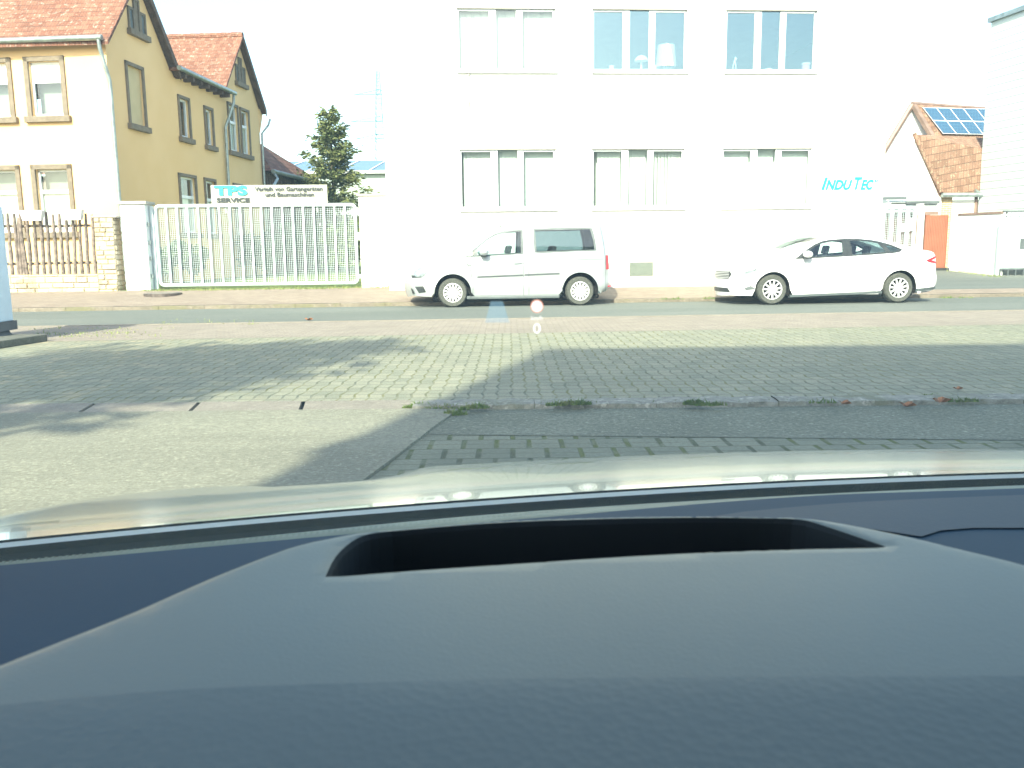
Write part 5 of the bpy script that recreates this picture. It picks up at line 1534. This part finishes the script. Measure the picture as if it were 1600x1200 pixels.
# ---- the white saloon
cm = zx(150, 512, 269.0)
front = cm([(158, 458), (150, 430), (150, 395), (153, 355), (163, 318), (188, 290)])
bonnet = cm([(188, 290), (240, 268), (320, 252), (420, 240), (500, 232), (560, 222)])
scr = cm([(560, 222), (620, 192), (680, 164), (740, 146), (790, 135)])
roof = cm([(790, 135), (860, 127), (940, 124), (1020, 126), (1100, 134), (1150, 142)])
rw = cm([(1150, 142), (1200, 153), (1260, 171), (1315, 190), (1350, 202)])
rear = cm([(1350, 202), (1400, 209), (1438, 217), (1452, 232), (1456, 270), (1464, 320), (1476, 368), (1476, 395), (1464, 430), (1440, 448), (1380, 456)])
wx0, wx1 = cm([(492, 0)])[0][0], cm([(1247, 0)])[0][0]
def rem(pts): return [((wx0-(wx0-x)*(1-.36*min(1, (wx0-x)/.5)) if x < wx0 else wx1+(x-wx1)*1.12 if x > wx1 else x), z) for x, z in pts]
cm0 = cm; cm = lambda p: rem(cm0(p))
front, bonnet, scr, roof, rw, rear = [rem(q) for q in (front, bonnet, scr, roof, rw, rear)]
top = [(sp(front)[:-1], 'front'), (sp(bonnet)[:-1], 'bonnet'), (sp(scr)[1:-1], 'windscreen'), (sp(roof), 'roof'), (sp(rw)[1:-1], 'rear_window'), (sp(rear)[1:], 'rear')]
gh = cm([(612, 251), (665, 214), (705, 188), (745, 167), (790, 150), (840, 142), (930, 137), (1010, 138), (1080, 145), (1130, 154), (1200, 174), (1240, 192), (1260, 202), (1245, 217), (1200, 224), (1050, 233), (900, 240), (750, 246)])
p1 = cm([(668, 238), (700, 205), (742, 180), (790, 163), (840, 154), (908, 150), (898, 230), (760, 238)])
p2 = cm([(958, 150), (1010, 150), (1075, 157), (1120, 166), (1160, 214), (1060, 222), (958, 229)])
p3 = cm([(1165, 180), (1200, 184), (1240, 202), (1215, 214), (1190, 214)])
S = dict(L=5.03, W=1.85, top=top, zb=.20, arch=(cm([(492, 0)])[0][0], cm([(1247, 0)])[0][0], .335, .375), fillet=.11,
         nose_plan=(.8, .26), tail_plan=(.6, .14), belt=.98, tumble=.42, tum2=.25, crown=dict(front=.12, bonnet=.05, windscreen=.09, roof=.03, rear_window=.07, rear=.03),
         green=[gh], panes=[[(p1, 'car_glass'), (p2, 'car_glass'), (p3, 'car_glass')]], creases=[(.80, -.008, .03), (.45, .014, .07)],
         paint=M['white_paint'], r=.327, spokes=11, rim='alloy', seats=[(2.35, -.38, -.08), (2.35, .38, -.08), (3.3, -.35, -.10), (3.3, .35, -.10)], dash=1.5, mirror=cm([(672, 240)])[0],
         seams=[cm([(618, 440), (610, 380), (600, 300), (612, 252)]), cm([(928, 440), (930, 240)]), cm([(1150, 340), (1170, 300), (1215, 222)]), cm([(600, 448), (1140, 440)])])
ca = F.hit(1208, 450, -3.65)[0]-1.271
sedan, cW, cpatch, crib = car('parked_car', 'white fastback saloon car parked at the kerb at the right', 'car', F(ca, -3.65+.925, 0), R(3.8), S)
vv = lambda y, z, L0=top: None
def fx_(y, z):
    """front surface of the saloon at height z"""
    pl = [p for g, tn in top if tn in ('front', 'bonnet') for p in g]
    best = None
    for a, b in zip(pl, pl[1:]):
        if min(a[1], b[1]) <= z <= max(a[1], b[1]) and abs(b[1]-a[1]) > 1e-6:
            t_ = (z-a[1])/(b[1]-a[1]); best = a[0]+(b[0]-a[0])*t_; break
    w = cW(best, z); s = min(1, abs(y)/w)
    return best-.12*(1-s**2.2)
def fpatch(name, poly, mat, off=.01):
    pp, ff = cdt(dens(poly, .06), [], .07); mb = MB(); mb.add([(fx_(y, z)-off, y, z) for y, z in pp], [f[::-1] for f in ff]); return obj(name, mb, mat, sedan, local=True, smooth=True)
gr = fpatch('front_grille', [(-.50, .56), (.50, .56), (.58, .66), (.50, .735), (-.50, .735), (-.58, .66)], bt)
for k in range(5):
    z = .575+k*.034; w = .52
    mb = MB(); P = []
    for i in range(17):
        y = -w+2*w*i/16; x = fx_(y, z)-.02; P += [(x, y, z), (x, y, z+.013)]
    mb.add(P, [(2*i, 2*i+1, 2*i+3, 2*i+2) for i in range(16)]); obj('grille_bar', mb, M['alloy'], gr, local=True)
fpatch('lower_intake', [(-.55, .27), (.55, .27), (.48, .36), (-.48, .36)], bt)
fpatch('number_plate', [(-.26, .40), (.26, .40), (.26, .51), (-.26, .51)], M['white_plastic'], .016)
for sg in (-1, 1):
    cpatch('headlight', cm([(222, 338), (250, 318), (335, 300), (338, 312), (320, 324), (262, 334)]), M['lens_clear'], .006, sides=(sg,))
    cpatch('fog_lamp_vent', cm([(248, 412), (300, 400), (342, 420), (256, 427)]), M['grey_trim'], .006, sides=(sg,))
    cpatch('tail_light', cm([(1380, 266), (1440, 240), (1446, 252), (1412, 266), (1450, 276), (1454, 286), (1400, 278)]), M['lens_red'], .010, sides=(sg,))
    crib('sill_trim', cm([(598, 462), (1145, 448)]), .05, M['grey_trim'], .002, (sg,)); crib('rear_trim', cm([(1340, 438), (1465, 428)]), .06, M['grey_trim'], .004, (sg,))
    crib('door_handle', cm([(845, 262), (905, 260)]), .03, S['paint'], .03, (sg,)); crib('door_handle', cm([(1125, 256), (1180, 252)]), .03, S['paint'], .03, (sg,))
obj('sill', MB().box((1.65, -.80, .13), (3.75, .80, .22)), M['black_trim'], sedan, local=True, bevel=.02)
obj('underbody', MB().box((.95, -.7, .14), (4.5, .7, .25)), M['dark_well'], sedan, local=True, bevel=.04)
# ============================================================ THE CAR WE SIT IN
CY = R(8); ca_, sa_ = cos(CY), sin(CY)
def CW(a, b, z): return V((a*ca_-b*sa_, a*sa_+b*ca_, z))      # a: right of the driver's eye, b: ahead
def toCar(x, y): return (x*ca_+y*sa_, -x*sa_+y*ca_)
mycar = thing('silver_car', 'silver car we sit in, grey dashboard and pale bonnet filling the foreground', 'car', CW(.37, .6, 0), CY)
def b0(a): return 1.095-.077*(a-.5)**2
def sst(x, lo, hi):
    t_ = max(0, min(1, (x-lo)/(hi-lo))); return t_*t_*(3-2*t_)
def hood_z(a, t):
    z = .958-.157*t-.052*t*t
    z -= .036*(1-sst(a, -.09, .09))*(1-.8*sst(-a, .12, .45))*sst(t, .3, 1.0)
    s_ = (a-.37)
    z -= .005*s_*s_
    e = abs(s_)-.88
    if e > 0: z -= .7*e*e
    if t > 1.15: z -= .55*(t-1.15)**2
    return z
mb = MB(); NU, NV = 120, 90
def hp(i, j):
    s_ = -1+2*i; a = .37+1.09*s_; t_ = j*1.75
    b = b0(a)+t_
    b -= .18*max(0, t_-1.0)*abs(s_)**2.5
    z = hood_z(a, t_)
    if abs(s_) > .975: z -= (abs(s_)-.975)/.025*.5
    if j > .97: z -= (j-.97)/.03*.45
    return CW(a, b, z)
mb.grid(hp, NU, NV)
obj('bonnet', mb, M['hood_paint'], mycar, smooth=True, angle=180)
mb = MB()
mb.grid(lambda i, j: CW(.37+.93*(-1+2*i), b0(.37+.93*(-1+2*i))-.001-.006*j, hood_z(.37+.93*(-1+2*i), 0)-.003-.004*j), 60, 1)
obj('bonnet_highlight', mb, M['edge_highlight'], mycar, smooth=True)  # white strip: the highlight on the rear edge put into colour
mb = MB()
mb.grid(lambda i, j: CW(.37+.93*(-1+2*i), b0(.37+.93*(-1+2*i))-.008-(.05+.03*(1-sst(.37+.93*(-1+2*i), -.4, .2)))*j, .940-.012*sin(j*pi)+.004*j), 60, 8)
obj('cowl_panel', mb, M['cowl_black'], mycar, smooth=True)
# defroster strip
def dfz(a, j): return .9475+.016*j-.012*j*j
def dfb(a, j):
    w = .050
    return b0(a)-.036-.026*(1-sst(a, -.4, .2))-w*j*(.55+.45*sst(a, -.5, .1)+.5*sst(a, .2, .8))
mb = MB(); mb.grid(lambda i, j: CW(.37+.93*(-1+2*i), dfb(.37+.93*(-1+2*i), j), dfz(0, j)), 60, 6)
obj('defroster_strip', mb, M['defroster'], mycar, smooth=True)
mb = MB(); 
for k in range(150):
    a = -.42+k*.0068; h = .0030*(1-sst(a, .05, .35))+.0008
    j0, j1 = .45, 1.0
    P = [CW(a, dfb(a, j0), dfz(a, j0)-.001), CW(a+.0032, dfb(a, j0), dfz(a, j0)-.001), CW(a+.0032, dfb(a, j1), dfz(a, j1)-.002), CW(a, dfb(a, j1), dfz(a, j1)-.002)]
    mb.prism(P, (0, 0, h*.6))
obj('rib_strip', mb, M['defroster'], mycar)
# lower dashboard
def dlz(b): return .952 if b > .75 else .952
mb = MB()
def dl(i, j):
    a = .37+.93*(-1+2*i); bt_ = dfb(a, 1)-.002; b = .15+(bt_-.15)*j
    z = .955-.03*(1-j)**2+.012*sst(a, .15, .6)
    return CW(a, b, z)
mb.grid(dl, 60, 30)
mb.poly(CW(-.56, .15, .925), CW(-.56, .12, .4), CW(1.3, .12, .4), CW(1.3, .15, .925))
obj('dashboard', mb, M['dash_low'], mycar, smooth=True)
# instrument hood: plateau with rolled edge and a deep slot
def zz_p(px, py, z=1.08):
    p = on_z(px, py, z); return (p.x, p.y)
PZ = 1.080
rim = [zz_p(-260, 1112), zz_p(-120, 1062), zz_p(0, 1018), zz_p(90, 985), zz_p(200, 944), zz_p(320, 893), zz_p(440, 848), zz_p(510, 832), zz_p(570, 822), zz_p(680, 812), zz_p(800, 804), zz_p(950, 799), zz_p(1080, 797), zz_p(1180, 797.5), zz_p(1260, 801), zz_p(1340, 813), zz_p(1440, 833), zz_p(1520, 852), zz_p(1600, 871), zz_p(1720, 905)]
near = [(.43, .40), (.45, .22), (.10, .10), (-.30, .12), (-.345, .27)]
outer_ = spline(rim, 3)+near
slot = spline([zz_p(508, 899), zz_p(524, 868), zz_p(548, 845), zz_p(575, 832), zz_p(610, 824)], 3)+spline([zz_p(640, 821), zz_p(800, 811), zz_p(950, 805), zz_p(1100, 802), zz_p(1190, 802), zz_p(1240, 806)], 3)[0:]+spline([zz_p(1262, 811), zz_p(1320, 830), zz_p(1384, 852)], 2)+[zz_p(1375, 854.5)]+spline([zz_p(1250, 857), zz_p(1100, 862), zz_p(950, 870), zz_p(800, 880), zz_p(650, 890), zz_p(530, 899.5)], 3)
RIMD = .020
RIML = dens(outer_[:len(outer_)-len(near)], .012, False)
def pz(x, y):
    d = poly_d((x, y), RIML, False)
    z = PZ-.006*((y-.50)/.2)**2*(1 if y < .5 else 0)
    if d < RIMD: z -= .6*RIMD*(1-sqrt(max(0, 1-(1-d/RIMD)**2)))
    ds = poly_d((x, y), slot)
    if ds < .002: z -= .001*(1-ds/.002)**2
    return z
EX = []
for off in (.0025, .006, .011, .017):
    for i in range(0, len(RIML)-1):
        (x1, y1), (x2, y2) = RIML[i], RIML[i+1]; l = math.hypot(x2-x1, y2-y1)
        q_ = ((x1+x2)/2+(y2-y1)/l*off, (y1+y2)/2-(x2-x1)/l*off)
        if inside(q_, outer_) and poly_d(q_, RIML, False) > off*.9: EX.append(q_)
SLL = dens(slot, .007)
for off in (-.002,):
    for i in range(len(SLL)):
        (x1, y1), (x2, y2) = SLL[i], SLL[(i+1) % len(SLL)]; l = math.hypot(x2-x1, y2-y1)
        for s in (1, -1):
            q_ = ((x1+x2)/2+s*(y2-y1)/l*off, (y1+y2)/2-s*(x2-x1)/l*off)
            if not inside(q_, slot) and inside(q_, outer_) and poly_d(q_, SLL) > abs(off)*.9: EX.append(q_)
pp, ff = cdt(dens(outer_, .012), [dens(slot, .007)], .014, EX)
m_split = .408
def sub(cond, dz=0.0):
    q = MB(); q.add([(x, y, pz(x, y)+dz) for x, y in pp], [f for f in ff if cond(sum(pp[i][1] for i in f)/3)]); return q
q = sub(lambda y: True)
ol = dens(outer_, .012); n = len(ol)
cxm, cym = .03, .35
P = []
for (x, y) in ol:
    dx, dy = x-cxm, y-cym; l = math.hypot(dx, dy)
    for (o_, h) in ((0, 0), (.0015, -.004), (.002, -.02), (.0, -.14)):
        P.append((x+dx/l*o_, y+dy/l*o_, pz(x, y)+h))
q.cur = 1  # rim skirt coloured dark for the shadow gap under the edge
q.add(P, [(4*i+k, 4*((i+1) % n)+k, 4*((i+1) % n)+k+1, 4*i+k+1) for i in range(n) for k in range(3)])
ho = obj('instrument_hood', q, [M['dash_top'], M['recess_wall_rim_shade']], mycar, smooth=True, angle=60)
m = ho.modifiers.new('weld', 'WELD'); m.merge_threshold = .0003
sl2 = dens(slot, .007); n = len(sl2); mb = MB()
cxs = sum(p[0] for p in sl2)/n; cys = sum(p[1] for p in sl2)/n
P = []
for (x, y) in sl2:
    dx, dy = cxs-x, cys-y; l = math.hypot(dx, dy)
    for (o_, h) in ((0, 0), (.0015, -.004), (.002, -.10)): P.append((x+dx/l*o_, y+dy/l*o_, pz(x, y)+h))
mb.add(P, [(3*i+k, 3*((i+1) % n)+k, 3*((i+1) % n)+k+1, 3*i+k+1) for i in range(n) for k in range(2)])
mb.cur = 1; mb.add([(x, y, PZ-.10) for x, y in sl2], [list(range(n))])
obj('display_recess', mb, [M['recess_wall_rim_shade'], M['recess_black']], mycar)
# near part of the hood, darker and with coarser grain
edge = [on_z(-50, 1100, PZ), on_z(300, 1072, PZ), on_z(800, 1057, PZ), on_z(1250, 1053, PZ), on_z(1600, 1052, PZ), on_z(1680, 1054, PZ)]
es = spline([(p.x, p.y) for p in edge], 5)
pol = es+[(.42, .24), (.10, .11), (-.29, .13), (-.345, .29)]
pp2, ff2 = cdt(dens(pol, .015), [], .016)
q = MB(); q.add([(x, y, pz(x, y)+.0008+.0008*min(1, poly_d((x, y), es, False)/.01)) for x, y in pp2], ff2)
obj('hood_near', q, M['dash_near'], mycar, smooth=True)
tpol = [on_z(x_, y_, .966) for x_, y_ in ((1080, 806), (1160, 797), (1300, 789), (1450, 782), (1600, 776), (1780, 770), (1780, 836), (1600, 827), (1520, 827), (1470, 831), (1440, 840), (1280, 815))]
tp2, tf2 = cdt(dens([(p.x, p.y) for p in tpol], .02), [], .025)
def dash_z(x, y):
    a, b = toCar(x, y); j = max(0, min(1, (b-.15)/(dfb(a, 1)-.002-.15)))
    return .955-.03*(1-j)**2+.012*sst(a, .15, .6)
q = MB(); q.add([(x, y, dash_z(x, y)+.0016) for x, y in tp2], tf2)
obj('lit_patch', q, M['dash_low_lit'], mycar, smooth=True)  # lit area of the lower dash, put in as a lighter patch
# windscreen, header, pillars, roof
def ws(i, j):
    a = .37+.90*(-1+2*i)*(1-.16*j); bb = (b0(a)-.045)*(1-j)+(.22-.05*((a-.37)/.8)**2)*j
    z = .93+(1.47-.93)*j+.035*sin(j*pi)
    return CW(a, bb, z)
mb = MB(); mb.grid(ws, 24, 16)
wsg = obj('windscreen', mb, M['windscreen_glass'], mycar, smooth=True, angle=180)
for i, nm in ((0, 'pillar'), (1, 'pillar')):
    obj('roof_pillar', MB().tube([ws(i, k/8) for k in range(9)], .035, 8), M['black_trim'], mycar, smooth=True)
mb = MB()
mb.grid(lambda i, j: CW(.37+.74*(-1+2*i), .24-2.3*j, 1.475+.05*sin(pi*min(1, j*1.2+.1))), 10, 8)
mb.grid(lambda i, j: CW(.37+.74*(-1+2*i), .24-2.3*j, 1.505+.05*sin(pi*min(1, j*1.2+.1))), 10, 8)
obj('roof', mb, M['hood_paint'], mycar, smooth=True)
mb = MB(); mb.prism([CW(-.56, -2.3, .5), CW(1.3, -2.3, .5), CW(1.3, 1.0, .5), CW(-.56, 1.0, .5)], (0, 0, -.2)); mb.prism([CW(-.56, -2.2, .5), CW(-.56, .2, .5), CW(-.56, .2, .92), CW(-.56, -2.2, .92)], CW(.05, 0, 0)); mb.prism([CW(1.25, -2.2, .5), CW(1.25, .2, .5), CW(1.25, .2, .92), CW(1.25, -2.2, .92)], CW(.05, 0, 0))
obj('body', mb, M['hood_paint'], mycar)
for sx in (-.46, 1.2):
    for sb in (1.75, -1.0): obj('wheel', MB().lathe(CW(sx, sb, .33), 'x', [(.2, -.1), (.32, -.09), (.33, 0), (.32, .09), (.2, .1)], 32, True), M['tyre'], mycar, smooth=True)
# head-up display glowing on the windscreen
hp_ = at(838, 495, .70); 
fr_o = None
import bisect
def on_glass(px, py):
    d = ray(px, py); o = V((0, 0, EYE)); best = None
    # march against the windscreen surface
    lo, hi = .3, 1.6
    def side_(t_):
        p = o+d*t_; a, b = toCar(p.x, p.y)
        l2, h2 = 0.0, 1.0
        for _ in range(30):
            m2 = (l2+h2)/2; bb = (b0(a)-.045)*(1-m2)+(.22-.05*((a-.37)/.8)**2)*m2
            if bb > b: l2 = m2
            else: h2 = m2
        return p.z-(.93+.54*l2+.035*sin(l2*pi))
    for _ in range(40):
        mm = (lo+hi)/2
        if side_(mm) < 0: lo = mm
        else: hi = mm
    return o+d*(lo-.004)
G0 = on_glass(839, 495); nx_ = on_glass(840, 495)-G0; up_ = on_glass(839, 494)-G0
def HUD(u, v, z): return G0+nx_*u+up_*z+V((0, -1, 0))*v*.0
t = thing('head_up_display', 'glowing head-up speed readout on the windscreen glass of our car', 'display', tuple(G0))
ORG[t.name] = Matrix.Translation(G0)
def disc(cx, cy, r0, r1, n=36):
    q = MB(); P = []
    for k in range(n):
        a = 2*pi*k/n; P += [HUD(cx+r0*cos(a), 0, cy+r0*sin(a)), HUD(cx+r1*cos(a), 0, cy+r1*sin(a))]
    q.add(P, [(2*k, 2*k+1, (2*k+3) % (2*n), (2*k+2) % (2*n)) for k in range(n)]); return q
obj('limit_sign', disc(0, 16, .1, 8.2), M['hud_white'], t)
obj('limit_ring', disc(0, 16, 8.2, 10), M['hud_red'], t)
obj('unit_text', text_mb('km/h', 9, HUD, 0, -5, 0, .02, 0, 0, 'CENTER', width=18), M['hud_white'], t)
obj('speed_digit', text_mb('0', 24, HUD, 0, -27, 0, .15, 0, 0, 'CENTER', width=12), M['hud_white'], t)
q = MB(); q.poly(HUD(-81, 0, -9), HUD(-43, 0, -9), HUD(-51, 0, 23), HUD(-69, 0, 23)); obj('lane_symbol', q, M['hud_blue'], t)

# ============================================================ BEHIND THE CAMERA: what throws the long shadows
t = thing('brick_warehouse', 'tall flat-roofed warehouse behind the parked car, seen only by its shadow', 'building', (6, -6, 0))
HB = 10.2
mb = MB(); mb.box((-3.5, -14, 0), (34, -2.7, HB)); obj('wall', mb, M['white_render'], t)
obj('parapet', MB().box((-3.52, -2.9, HB), (34, -2.68, HB+.12)), M['white_render'], t)
for i, (x, y, H, cz, rx, rz, s) in enumerate(((-7.0, .9, 7.8, 6.0, 2.3, 1.9, 3), (-5.2, 2.2, 7.4, 6.2, 1.5, 1.2, 4), (-2.45, -1.2, 6, 4.8, .5, .8, 8))):
    broadleaf('yard_tree', ('leafy tree left of the car beside the cabinet', 'second leafy tree beyond the cabinet', 'leafy tree behind the left corner of the car')[i], (x, y, 0), H, (cz, rx, rz), 60+s, (1500, 800, 1800)[i], 'leaves', (.24, .22, .2)[i], (22, 16, 11)[i])
